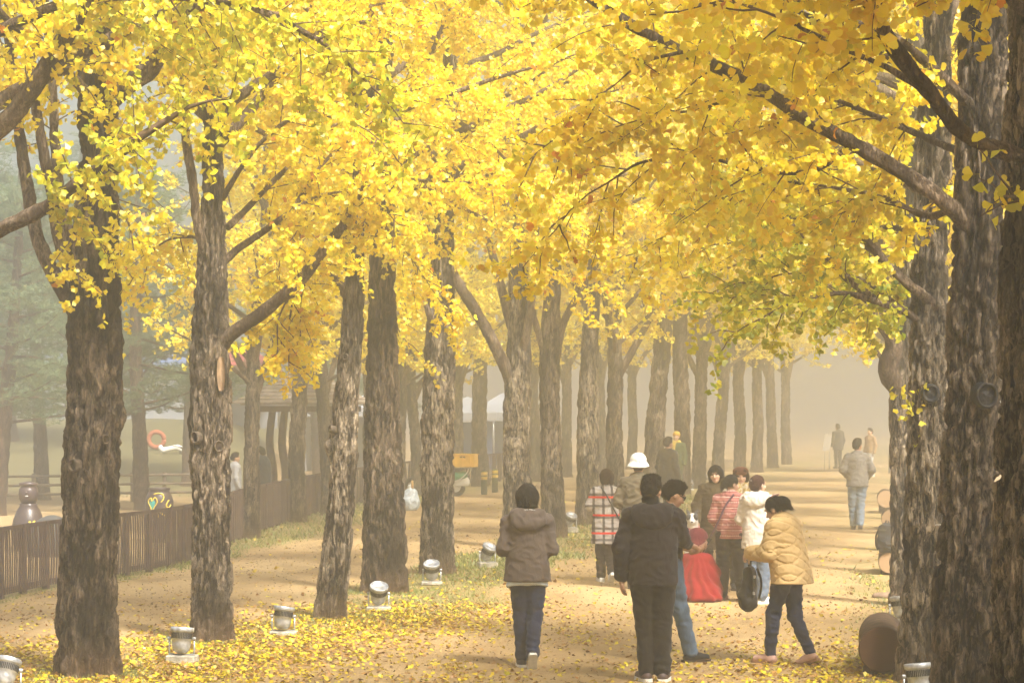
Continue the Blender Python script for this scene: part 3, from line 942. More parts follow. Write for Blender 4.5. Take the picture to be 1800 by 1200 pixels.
b, d, p, r = rtrunk(16.9, [(1692, 1330, 118), (1695, 1200, 112), (1702, 1000, 104), (1708, 800, 98), (1714, 600, 90), (1718, 400, 80), (1722, 250, 72), (1728, 100, 78), (1734, 0, 72)])
t = make_tree(b, p, r, [
    (TP(d, [(1710, 420), (1680, 372, -.1), (1610, 320, -.1), (1500, 253, 0), (1400, 200, .1), (1330, 150, .2), (1200, 92, .4), (1100, 38, .5), (1035, -5, .6)]), .062, .032, .06, 1.05, .3),
    (TP(d, [(1720, 200), (1640, 120, -.2), (1560, 60, -.3), (1450, 30, -.3)]), .04, .02, 0, 1.0, .35),
    (TP(d, [(1710, 330), (1640, 380, .6), (1560, 350, 1.2), (1470, 330, 1.8), (1380, 320, 2.2)]), .03, .01, .2, 1.2, .3),
    (TP(d, [(1715, 280), (1600, 230, .8), (1480, 180, 1.5), (1350, 130, 2.2)]), .03, .01, 0, 1.2, .3),
    (TP(d, [(1500, 253), (1430, 300, .3), (1330, 300, .6), (1230, 275, .9), (1130, 285, 1.1), (1070, 320, 1.2)]), .022, .008, .0, .85, .3),
    (TP(d, [(1330, 150), (1240, 190, .3), (1170, 200, .4)]), .015, .007, 0, 1.0, .2),
    (TP(d, [(1720, 180), (1560, 100, .3), (1400, 20, .6), (1250, -10, .8)]), .03, .01, 0, 1.0, .3),
    (TP(d, [(1200, 92), (1130, 110, .1), (1080, 150, .2)]), .015, .006, 0, .9, .2),
], nrand=11, zmin=5.4, top=11, seed=12.5, bark=M_BARK, nseg=124, step=0.016, amp=.031, dens=1.0, zlow=3.5, gold=.35, lo='hi', bumps=[(2.4, 5.0, .13, .02), (1.2, 4.0, .2, .03)], lobe=.09)
NEAR.append((t, 'twin-ridged ginkgo trunk with a blackened round cut, second from the right edge'))
T_R2 = t
knot(T_R2, 1733, 695, d - .20, .082, (.15, -1, 0), .9, .035, M_CUTBLACK, .2)

b, d, p, r = rtrunk(21.6, [(1622, 1195, 84), (1625, 1050, 80), (1628, 900, 76), (1632, 750, 72), (1634, 620, 68), (1634, 480, 62), (1640, 350, 60), (1642, 200, 54), (1648, 50, 48)])
t = make_tree(b, p, r, [
    (TP(d, [(1660, 560), (1625, 520, -.15), (1590, 495, -.2), (1550, 455, -.2), (1512, 408, -.2), (1470, 360, -.1)]), .05, .03, .3, 1.1, .45),
    (TP(d, [(1620, 570), (1592, 548, -.2), (1540, 530, -.3), (1490, 515, -.3), (1440, 520, -.3)]), .04, .015, .65, 1.0, .3),
    (TP(d, [(1540, 530), (1490, 490, .1), (1455, 455, .1), (1428, 428, .1)]), .038, .034, .6, 1.0, .4),
    (TP(d, [(1630, 420), (1560, 400, .8), (1480, 420, 1.6), (1400, 420, 2.2), (1330, 430, 2.6)]), .03, .01, .25, 1.3, .25),
    (TP(d, [(1635, 350), (1540, 300, .5), (1440, 300, 1.0), (1330, 340, 1.4), (1240, 370, 1.8)]), .03, .01, .05, 1.2, .25),
    (TP(d, [(1640, 280), (1520, 200, .6), (1400, 170, 1.0), (1290, 220, 1.4)]), .03, .01, .1, 1.2, .25),
    (TP(d, [(1640, 180), (1500, 120, .6), (1350, 60, 1.2), (1220, 30, 1.6)]), .03, .01, 0, 1.2, .25),
    (TP(d, [(1592, 548), (1530, 500, .5), (1470, 480, .8), (1400, 480, 1.0)]), .025, .01, .6, 1.2, .15),
    (TP(d, [(1592, 545), (1540, 535, .4), (1480, 520, .6), (1430, 520, .7)]), .02, .008, .65, 1.0, .3),
    (TP(d, [(1600, 500), (1530, 440, .3), (1450, 400, .5), (1380, 380, .8)]), .025, .01, .45, 1.3, .25),
    (TP(d, [(1606, 684), (1600, 686, -.2), (1597, 692, -.25)]), .004, .003, .5, .3, .0, 0),
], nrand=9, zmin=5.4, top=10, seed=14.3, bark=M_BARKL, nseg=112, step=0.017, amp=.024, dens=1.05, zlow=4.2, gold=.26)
NEAR.append((t, 'furrowed ginkgo trunk with a small black cut, third from the right edge'))
T_R3 = t
knot(T_R3, 1636, 691, d - .19, .075, (-.1, -1, 0), .95, .03, M_CUTBLACK, .35)

b, d, p, r = rtrunk(29.7, [(1592, 1064, 56), (1592, 950, 56), (1593, 800, 58), (1594, 690, 62), (1600, 620, 52), (1606, 540, 46), (1610, 420, 40), (1612, 250, 34), (1612, 80, 28)])
t = make_tree(b, p, r, [
    (TP(d, [(1590, 690), (1562, 650, -.1), (1572, 605, -.2), (1552, 570, -.3), (1530, 545, -.4)]), .15, .06, .2, .9, .7),
    (TP(d, [(1575, 670), (1530, 600, .4), (1505, 565, .6)]), .03, .012, .2, .9, .5),
    (TP(d, [(1605, 480), (1500, 440, .8), (1380, 440, 1.5), (1280, 470, 2)]), .04, .012, .1, 1.2, .25),
    (TP(d, [(1605, 420), (1480, 360, .8), (1340, 330, 1.4), (1200, 350, 2)]), .04, .012, 0, 1.2, .25),
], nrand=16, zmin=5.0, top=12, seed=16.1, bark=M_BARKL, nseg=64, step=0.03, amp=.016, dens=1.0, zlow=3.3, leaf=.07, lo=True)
NEAR.append((t, 'greyish ginkgo with a bent stub limb, farthest trunk on the right'))

for t, lab in NEAR:
    tag(t, lab, 'tree')

# shared trees for the rest of the alley; the last is a dense, unseen shade tree
VAR = []
for k in range(5):
    rnd = np.random.default_rng(40 + k)
    hh = 12.8 + k * .4
    pts = np.array([[0, 0, 0], [.02, .02, .5], [.05 * (k - 1.5), .03, 1.8], [.08 * (k - 1.5), -.04, 3.4], [.12 * (k - 1.5), 0, 5.0], [.1, .1, 7.5], [.1, 0, 10]])
    rad = [.25, .23, .21, .195, .16, .11, .05]
    fork = []
    for q in range(3):
        a = 2.1 * q + k
        s = np.array([np.interp(3.2 + .5 * q, pts[:, 2], pts[:, c]) for c in range(3)])
        P = grow(s, (math.cos(a) * .55, math.sin(a) * .55, 1.0), 3.4, .1, 6, .05)
        fork.append((P, .10, .05, 0.0, .9, .45))
    v = make_tree((0, 0, 0), pts, rad, fork, nrand=25 if k < 4 else 28, zmin=3.7 if k < 4 else 5.3, top=hh, lmax=4.3, leaf=.105, dens=.62 if k < 4 else 1.2, nseg=40, step=.06, amp=.018, seed=20 + 3 * k, lo=True, gold=.2, zlow=2.75 if k < 4 else 4.9, twig_keep=.5 if k < 4 else 0)
    VAR.append(v)

place = []
for (x, y, sc, lab) in [
    (1080, 905, .9, 'straight misty ginkgo trunk between the plaid coat and the bucket hat'),
    (1147, 886, 1.15, 'thick misty ginkgo trunk directly behind the white bucket hat'),
    (1198, 868, 1.1, 'hazy ginkgo trunk just behind the yellow beanie'),
    (1228, 858, .95, 'hazy ginkgo trunk right of the yellow beanie'),
    (1262, 848, .9, 'faint ginkgo trunk above the smiling woman with black hair'),
    (1300, 838, .95, 'faint ginkgo trunk above the brown cap'),
    (1358, 822, .95, 'very faint ginkgo trunk above the pink hair clip'),
    (1384, 816, .95, 'fog-veiled ginkgo trunk farthest along the left side of the path'),
    (1330, 830, .95, 'very faint ginkgo trunk above the cream hooded coat')]:
    place.append((G(x, y), sc, lab))
for (x, y, sc, lab) in [
    (440, 946, .72, 'thin ginkgo trunk on the verge before the fence with yellow leaves round its stem'),
    (524, 917, .85, 'misty leaning ginkgo trunk in front of the pavilion'),
    (577, 905, .75, 'misty ginkgo trunk left of the slim leaning tree on the fence verge'),
    (652, 888, .8, 'misty ginkgo trunk mostly hidden behind the broad dark trunk'),
    (702, 880, .75, 'misty ginkgo trunk beside the bag of rubbish'),
    (735, 872, .75, 'misty ginkgo trunk just left of the light barked trunk'),
    (806, 861, .72, 'misty ginkgo trunk behind the yellow crate'),
    (846, 854, 1.1, 'thick misty ginkgo trunk behind the two bollards'),
    (940, 846, .85, 'faint ginkgo trunk between the forking tree and its neighbour'),
    (995, 838, .85, 'faint slender ginkgo trunk behind the pale lamp'),
    (1062, 830, .9, 'faint ginkgo trunk in the gap above the plaid coat'),
    (1110, 824, .9, 'faint ginkgo trunk in the gap left of the bucket hat')]:
    place.append((G(x, y), sc, lab))
for k, dd in enumerate((35, 40.5, 46, 52, 59, 67, 76, 88)):
    place.append((row_r(dd) + np.array([.15, 0, 0]), .95, None))
SHADE_TREES = [(-6.0, 14.0, 1), (-5.7, 9.0, 1), (-5.4, 4.0, 1), (-5.2, -1, 1), (3.4, 7.6, 1), (2.9, 3.0, 1), (2.2, -2.0, 1), (6.4, 3.5, 1), (6.8, 8.0, 1), (5.6, -1.5, 1), (-1.5, -5, 1), (2, -7, 1), (6, -7, 1), (10.5, 5, 1.1), (10.5, 11, 1.1), (11, 17, 1.1), (10.5, -1, 1.1), (-10, 7, 1.1), (-9.8, 1, 1.1)]  # added unseen trees that keep sun and sky off the near fog
used = set()
for k, (loc, sc, lab) in enumerate(place + [(np.array([x, y, 0.0]), s, 'OFF') for x, y, s in SHADE_TREES]):
    v = VAR[k % 4] if lab != 'OFF' else VAR[4]
    vi = VAR.index(v)
    rz = k * 2.1
    if vi not in used:
        used.add(vi)
        t = v; t.location = loc; t.rotation_euler = (0, 0, rz); t.scale = (sc,) * 3
    else:
        t = copy_tree(v, loc, rz, sc)
    if lab not in ('OFF', None):
        t.rotation_euler = (math.radians(1.8) * math.sin(k * 1.9), math.radians(2.4) * math.cos(k * 2.7), rz)
    if lab == 'OFF':
        tag(t, 'ginkgo of the alley standing outside the picture beside or behind the viewer', 'tree', 'ginkgo trees outside the picture')
    elif lab is None:
        tag(t, 'ginkgo in the fog behind the right-hand trunks, only its crown showing', 'tree', 'fogged ginkgo trees along the right of the path')
    else:
        tag(t, lab, 'tree', 'misty ginkgo trees along the left side')

# ------------------------------------------------------------------ fallen leaves and grass
def scatter(n, x0, x1, y0, y1, which, thr):
    X = rng.uniform(x0, x1, n); Y = rng.uniform(y0, y1, n)
    inside = (np.abs(X) < Y * 0.235 + 1.0)
    X, Y = X[inside], Y[inside]
    g, l = masks(X, Y)
    w = l if which == 'leaf' else g
    k = rng.random(len(X)) < w * thr
    return X[k], Y[k]


X1, Y1 = scatter(95000, -7, 5, 19.5, 30, 'leaf', .85)
X2, Y2 = scatter(50000, -10, 6, 30, 62, 'leaf', .8)
X, Y = np.concatenate([X1, X2]), np.concatenate([Y1, Y2])
n = len(X)
pos = np.stack([X, Y, ground_z(X, Y) + rng.uniform(.004, .022, n)], -1)
dv = np.stack([rng.normal(0, 1, n), rng.normal(0, 1, n), rng.normal(0.1, .28, n)], -1)
nr = np.stack([rng.normal(0, .35, n), rng.normal(0, .35, n), np.ones(n)], -1)
tc = tints(n, 0.0, gold=.65) * .66
brown = rng.random(n)[:, None] < .42
tc = np.where(brown, np.array([.36, .19, .05]) * rng.uniform(.6, 1.2, n)[:, None], tc)
sz_ = np.where(Y > 30, .056, .044) * rng.uniform(.7, 1.15, n)
nf = 42000                                # crumbs of old leaf and bark trodden into the path
Xf = rng.uniform(-6, 5, nf); Yf = 19.5 + 30 * rng.random(nf) ** 1.6
kf = (np.abs(Xf) < Yf * .235 + .5) & (rng.random(nf) < .35 + .9 * np.clip(pn(np.stack([Xf * .8, Yf * .4, Xf * 0 + 21], -1)) + .2, 0, 1))
Xf, Yf = Xf[kf], Yf[kf]; nf = len(Xf)
pos = np.concatenate([pos, np.stack([Xf, Yf, ground_z(Xf, Yf) + rng.uniform(.002, .009, nf)], -1)])
dv = np.concatenate([dv, np.stack([rng.normal(0, 1, nf), rng.normal(0, 1, nf), rng.normal(0, .25, nf)], -1)])
nr = np.concatenate([nr, np.stack([rng.normal(0, .5, nf), rng.normal(0, .5, nf), np.ones(nf)], -1)])
sz_ = np.concatenate([sz_, rng.uniform(.012, .032, nf)])
cf = np.array([.16, .09, .04]) * rng.uniform(.4, 2.2, nf)[:, None]; ky = rng.random(nf)[:, None] < .3
tc = np.concatenate([tc, np.where(ky, np.array([.62, .42, .10]) * rng.uniform(.6, 1.1, nf)[:, None], cf)])
fl = link('fallen_leaves', leaf_mesh('fallen_leaves', pos, dv, nr, sz_, tc), M_FALLEN)
tag(fl, 'fallen yellow ginkgo leaves strewn over the earth path', 'leaves', kind='stuff')

X1, Y1 = scatter(130000, -9, 5, 19.5, 40, 'grass', .62)
X2, Y2 = scatter(90000, -14, 5, 34, 66, 'grass', .55)
X, Y = np.concatenate([X1, X2]), np.concatenate([Y1, Y2])
ex = []
for bb in list(A_BASE[1:5]):
    a = rng.uniform(0, 6.28, 900); q = .33 + np.abs(rng.normal(0, .16, 900))
    ex.append(np.stack([bb[0] + np.cos(a) * q, bb[1] + np.sin(a) * q], -1))
ex = np.concatenate(ex); X = np.concatenate([X, ex[:, 0]]); Y = np.concatenate([Y, ex[:, 1]])
n = len(X)
h = rng.uniform(.02, .075, n) * (0.7 + .6 * (Y > 36))
a = rng.uniform(0, 6.28, n); w = rng.uniform(.004, .009, n) * (1 + (Y > 34))
bz = ground_z(X, Y)
lean = rng.normal(0, .6, (n, 2)) * h[:, None]
V = np.stack([np.stack([X - np.cos(a) * w, Y - np.sin(a) * w, bz - .003], -1), np.stack([X + np.cos(a) * w, Y + np.sin(a) * w, bz - .003], -1), np.stack([X + lean[:, 0], Y + lean[:, 1], bz + h], -1)], 1)
gme = mesh_np('grass', V.reshape(-1, 3), [np.arange(3 * n).reshape(-1, 3)], False)
gc = np.array([.16, .22, .045]) + (np.array([.36, .33, .10]) - np.array([.16, .22, .045])) * np.clip(rng.normal(.45, .35, n), 0, 1)[:, None]
attr(gme, 'tint', np.concatenate([np.repeat(gc, 3, 0), np.ones((3 * n, 1))], 1), 'FLOAT_COLOR')
go = link('grass', gme, M_GRASS)
tag(go, 'short thin grass on the verges under the trees', 'grass', kind='stuff')

# ------------------------------------------------------------------ people: smooth-blended solids, one surface per body and per garment
def smin(a, b, k):
    h = np.clip(0.5 + 0.5 * (b - a) / k, 0, 1)
    return b * (1 - h) + a * h - k * h * (1 - h)


def C(a, b, ra, rb, k=0.03, sy=1.0):
    return ('c', np.array(a, float), np.array(b, float), ra, rb, k, sy)


def E(c, r, k=0.03, R=None):
    return ('e', np.array(c, float), np.array(r, float), k, R)


def prim_d(p, P):
    if p[0] == 'c':
        _, a, b, ra, rb, k, sy = p
        q = P - a; ab = b - a
        if sy != 1.0:
            q = q / [1, sy, 1]; ab = ab / [1, sy, 1]
        t = np.clip(q @ ab / max(ab @ ab, 1e-9), 0, 1)
        return np.linalg.norm(q - t[:, None] * ab, axis=1) - (ra + (rb - ra) * t), k
    _, c, r, k, R = p
    q = P - c
    if R is not None: q = q @ R
    k0 = np.linalg.norm(q / r, axis=1); k1 = np.linalg.norm(q / r ** 2, axis=1) + 1e-9
    return k0 * (k0 - 1) / k1, k


def sdf(prims, P):
    d = None
    for p in prims:
        di, k = prim_d(p, P)
        d = di if d is None else smin(d, di, k)
    return d


def surf(prims, vox=0.012, cuts=(), sub=(), disp=None, subk=0.012):
    lo = np.full(3, 1e9); hi = -lo
    for p in prims:
        if p[0] == 'c':
            m = max(p[3], p[4]); e = np.array([m, m * p[6], m])
            lo = np.minimum(lo, np.minimum(p[1], p[2]) - e); hi = np.maximum(hi, np.maximum(p[1], p[2]) + e)
        else:
            m = max(p[2]) if p[4] is not None else p[2]
            lo = np.minimum(lo, p[1] - m); hi = np.maximum(hi, p[1] + m)
    lo -= 3 * vox + 0.015; hi += 3 * vox + 0.015
    n = np.ceil((hi - lo) / vox).astype(int) + 1
    ax = [lo[i] + vox * np.arange(n[i]) for i in range(3)]
    P = np.stack(np.meshgrid(*ax, indexing='ij'), -1).reshape(-1, 3)
    d = sdf(prims, P)
    near = np.abs(d) < 0.06
    if disp is not None:
        d[near] -= disp(P[near])
    for s in sub:
        ds, k = prim_d(s, P)
        d = -smin(-d, ds, subk)
    for (c, nn) in cuts:
        nn = np.asarray(nn, float); nn = nn / np.linalg.norm(nn)
        d = np.maximum(d, (P - np.asarray(c)) @ nn)
    v = d.reshape(n)
    # naive surface nets
    neg = v < 0
    c8 = [(i, j, k) for i in (0, 1) for j in (0, 1) for k in (0, 1)]
    def sl(o): return tuple(slice(o[a], n[a] - 1 + o[a]) for a in range(3))
    cnt = sum(neg[sl(o)].astype(int) for o in c8)
    act = (cnt > 0) & (cnt < 8)
    idx = -np.ones(act.shape, int); ijk = np.argwhere(act); idx[act] = np.arange(len(ijk))
    acc = np.zeros((len(ijk), 3)); w = np.zeros(len(ijk))
    vals = {o: v[sl(o)][act] for o in c8}
    for a in c8:
        for ax_ in range(3):
            if a[ax_] == 0:
                b_ = list(a); b_[ax_] = 1; b_ = tuple(b_)
                va, vb = vals[a], vals[b_]
                m = (va < 0) != (vb < 0)
                t = np.where(m, va / np.where(va - vb == 0, 1, va - vb), 0)
                pos = np.array(a, float)[None] + 0 * acc; pos[:, ax_] = t
                acc += pos * m[:, None]; w += m
    V = lo + vox * (ijk + acc / np.maximum(w, 1)[:, None])
    quads = []
    for ax_ in range(3):
        o = [0, 0, 0]; o[ax_] = 1
        s0 = tuple(slice(0, n[a] - o[a]) for a in range(3)); s1 = tuple(slice(o[a], n[a]) for a in range(3))
        ch = neg[s0] != neg[s1]
        e = np.argwhere(ch); sg = neg[s0][ch]
        u, w_ = [(1, 2), (2, 0), (0, 1)][ax_]
        ok = (e[:, u] > 0) & (e[:, w_] > 0) & (e[:, u] < n[u] - 1) & (e[:, w_] < n[w_] - 1)
        e = e[ok]; sg = sg[ok]
        def at(du, dw):
            q = e.copy(); q[:, u] += du; q[:, w_] += dw
            return idx[q[:, 0], q[:, 1], q[:, 2]]
        Q = np.stack([at(-1, -1), at(0, -1), at(0, 0), at(-1, 0)], -1)
        Q[~sg] = Q[~sg][:, ::-1]
        quads.append(Q)
    return V, np.concatenate(quads)


def join(*ms):
    V, Q, n = [], [], 0
    for v, q in ms:
        V.append(v); Q.append(q + n); n += len(v)
    return np.concatenate(V), np.concatenate(Q)


def skin_obj(name, mq, mat, parent=None):
    me = mesh_np(name, mq[0], [mq[1]])
    return link(name, me, mat, parent)


def cloth(name, c, rough=0.85, weave=350.0, fold=0.5, var=0.12):
    if name in _mats: return _mats[name]
    m, nt, out = nodes_of(name); b = NB(nt); o = b.obj()
    n1 = b.noise(o, 5.0, 3); n2 = b.noise(o, weave, 2); n3 = b.noise(b.scale(o, (16, 16, 9)), 1.0, 3, .6, .8)
    cc = b.mix(b.ramp(n1, .3, .7), tuple(x * (1 - var) for x in c), tuple(min(1, x * (1 + var)) for x in c))
    cc = b.mix(b.math('MULTIPLY', n2, .3), cc, tuple(x * .7 for x in c))
    h = b.math('ADD', b.math('MULTIPLY', n2, .06), n3)
    b.l(b.bsdf(cc, rough, b.bump(h, fold, .02), spec=.15, sheen=.1), out.inputs['Surface'])
    _mats[name] = m
    return m


M_SKIN = plain('skin', (0.50, 0.285, 0.19), .55, .08, 20, .15, .002, spec=.4)
M_SKIN2 = plain('fair_skin', (0.62, 0.40, 0.29), .5, .07, 20, .15, .002, spec=.4)
M_LIP = plain('lips', (0.42, 0.12, 0.10), .5, .1, 20, .1)
M_EYE = plain('dark_eye', (0.02, 0.014, 0.012), .3, .1, 20, .05)
M_HAIR = None


def hair_mat(name, c):
    if name in _mats: return _mats[name]
    m, nt, out = nodes_of(name); b = NB(nt); o = b.obj()
    n = b.noise(b.scale(o, (160, 160, 14)), 1.0, 4, .7)
    cc = b.mix(n, tuple(x * .5 for x in c), tuple(x * 1.7 for x in c))
    b.l(b.bsdf(cc, .6, b.bump(n, 1.0, .012), spec=.18), out.inputs['Surface'])
    _mats[name] = m
    return m


M_HAIR = hair_mat('black_hair', (.012, .010, .009))
M_HAIRB = hair_mat('brown_hair', (.035, .018, .012))


def Rz(a): return np.array([[math.cos(a), -math.sin(a), 0], [math.sin(a), math.cos(a), 0], [0, 0, 1]])
def Rx(a): return np.array([[1, 0, 0], [0, math.cos(a), -math.sin(a)], [0, math.sin(a), math.cos(a)]])
def Ry(a): return np.array([[math.cos(a), 0, math.sin(a)], [0, 1, 0], [-math.sin(a), 0, math.cos(a)]])


def fold_noise(seed, amp=.007, sc=(9, 9, 14)):
    def f(P):
        q = P * np.array(sc) + seed
        w = np.stack([pn(P * 6 + seed), pn(P * 6 + seed + 9), pn(P * 6 + seed + 17)], -1)
        return 1.5 * amp * (1 - 3.2 * np.abs(pn(q + .8 * w))) + 1.2 * amp * pn(P * [5, 5, 7] + seed + 3) + .4 * amp * pn(P * 28 + seed)
    return f


def hand(w, d, n, side, curl=.5, sc=1.0, vox=.0042):
    """palm and five fingers at wrist w, pointing along d, palm normal n; side +1 puts the thumb on cross(d,n)"""
    d = np.asarray(d, float); d = d / np.linalg.norm(d); n = np.asarray(n, float); n = n - d * n.dot(d); n /= np.linalg.norm(n)
    s = np.cross(d, n) * side
    pr = [C(w - d * .03, w + d * .03, .024 * sc, .026 * sc, .01)]
    for u in (-.024, -.008, .008, .024):
        pr.append(C(w + d * .02 * sc + s * u * .7 * sc, w + d * .085 * sc + s * u * sc, .014 * sc, .0125 * sc, .012))
    for u, ln in zip((.026, .009, -.009, -.025), (.068, .078, .072, .056)):
        a = w + d * .085 * sc + s * u * sc; ang = .25 * curl
        for seg, f in enumerate((.45, .32, .23)):
            dv = d * math.cos(ang) + n * math.sin(ang)
            b_ = a + dv * ln * f * sc
            pr.append(C(a, b_, (.0095 - .0012 * seg) * sc, (.0088 - .0014 * seg) * sc, .004))
            a = b_; ang += .75 * curl
    a = w + d * .025 * sc + s * .026 * sc
    for seg, (f, dv) in enumerate(((.034, d * .55 + s * .8 + n * .35), (.03, d * .85 + s * .35 + n * .5 * curl), (.024, d + n * .8 * curl))):
        dv = dv / np.linalg.norm(dv); b_ = a + dv * f * sc
        pr.append(C(a, b_, (.0125 - .0015 * seg) * sc, (.0112 - .0017 * seg) * sc, .006)); a = b_
    return surf(pr, vox)


HEAD = [E((0, -.008, .02), (.076, .094, .098), .02), E((0, .028, -.045), (.058, .066, .072), .04), E((0, .055, -.085), (.03, .03, .026), .03),
        C((0, .088, .01), (0, .112, -.03), .009, .014, .012), E((.078, -.005, -.012), (.012, .02, .032), .01), E((-.078, -.005, -.012), (.012, .02, .032), .01),
        E((.04, .066, -.03), (.026, .024, .028), .02), E((-.04, .066, -.03), (.026, .024, .028), .02), C((-.035, .088, .03), (.035, .088, .03), .012, .012, .015),
        C((-.016, .088, -.063), (.016, .088, -.063), .009, .009, .01)]
EYES = [E((.031, .083, .004), (.016, .012, .012), .02), E((-.031, .083, .004), (.016, .012, .012), .02)]


def strands(seed, a=.006, sc=(70, 70, 14)):
    return lambda P: a * pn(P * np.array(sc) + seed) + a * .8 * pn(P * 22 + seed)


def hair_surf(style, seed=0.0, vox=.008):
    face = E((0, .115, -.06), (.078, .085, .125), .02)
    if style == 'short':
        pr = [E((0, -.014, .035), (.086, .102, .098), .02), C((0, -.07, -.02), (0, -.06, -.075), .06, .045, .04), E((0, .03, .105), (.07, .065, .035), .03)]
        return surf(pr, vox, [((0, 0, -.085), (0, -.25, -1))], [face, E((.085, .03, -.07), (.05, .06, .06)), E((-.085, .03, -.07), (.05, .06, .06))], strands(seed, .012, (55, 55, 20)))
    if style == 'bob':
        pr = [E((0, -.012, .03), (.096, .112, .105), .02), C((0, -.045, 0), (0, -.04, -.08), .086, .070, .05), C((.07, -.015, .01), (.068, -.01, -.07), .036, .028, .04), C((-.07, -.015, .01), (-.068, -.01, -.07), .036, .028, .04)]
        return surf(pr, vox, [((0, 0, -.105), (0, -.12, -1))], [E((0, .12, -.055), (.076, .095, .125), .02)], strands(seed, .009, (60, 60, 10)))
    if style == 'bobf':
        pr = [E((0, -.012, .035), (.098, .112, .104), .02), C((0, -.045, 0), (0, -.045, -.10), .088, .078, .05), C((.083, .012, .03), (.080, .018, -.085), .030, .026, .04), C((-.083, .012, .03), (-.080, .018, -.085), .030, .026, .04), C((-.05, .075, .075), (.055, .075, .07), .030, .026, .03)]
        return surf(pr, vox, [((0, 0, -.115), (0, -.12, -1))], [E((0, .125, -.07), (.060, .095, .118), .02)], strands(seed, .009, (60, 60, 10)))
    if style == 'tied':
        pr = [E((0, -.012, .03), (.086, .102, .1), .02), E((0, -.12, .015), (.055, .05, .062), .04), C((0, -.13, -.01), (.01, -.15, -.07), .04, .02, .03)]
        return surf(pr, vox, [((0, 0, -.09), (0, .1, -1))], [face], strands(seed, .009, (45, 45, 30)))
    if style == 'long':
        pr = [E((0, -.012, .03), (.092, .108, .105), .02), C((0, -.06, 0), (0, -.07, -.2), .085, .07, .05), C((.075, 0, 0), (.085, .01, -.16), .035, .03, .04), C((-.075, 0, 0), (-.085, .01, -.16), .035, .03, .04)]
        return surf(pr, vox, [((0, 0, -.24), (0, 0, -1))], [E((0, .12, -.065), (.062, .085, .115), .02)], strands(seed, .006))
    if style == 'updo':
        pr = [E((0, -.02, .03), (.085, .104, .1), .02), E((0, -.085, .0), (.06, .05, .085), .04)]
        return surf(pr, vox, [((0, 0, -.09), (0, .1, -1))], [face], strands(seed, .005, (40, 40, 40)))


def pose(**kw):
    J = dict(pel=(0, 0, .93), chest=(0, 0, 1.28), neck=(0, -.01, 1.42), head=(0, .01, 1.575),
             shL=(-.17, 0, 1.37), shR=(.17, 0, 1.37), elL=(-.23, -.03, 1.09), elR=(.23, -.03, 1.09), wrL=(-.24, .05, .86), wrR=(.24, .05, .86),
             hipL=(-.085, 0, .88), hipR=(.085, 0, .88), knL=(-.09, .02, .48), knR=(.09, .02, .48), anL=(-.09, -.02, .085), anR=(.09, -.02, .085),
             toeL=(-.04, 1, 0), toeR=(.04, 1, 0), hy=0.0, hp=0.0, hr=0.0)
    J.update(kw)
    return {k: np.array(v, float) if isinstance(v, tuple) else v for k, v in J.items()}


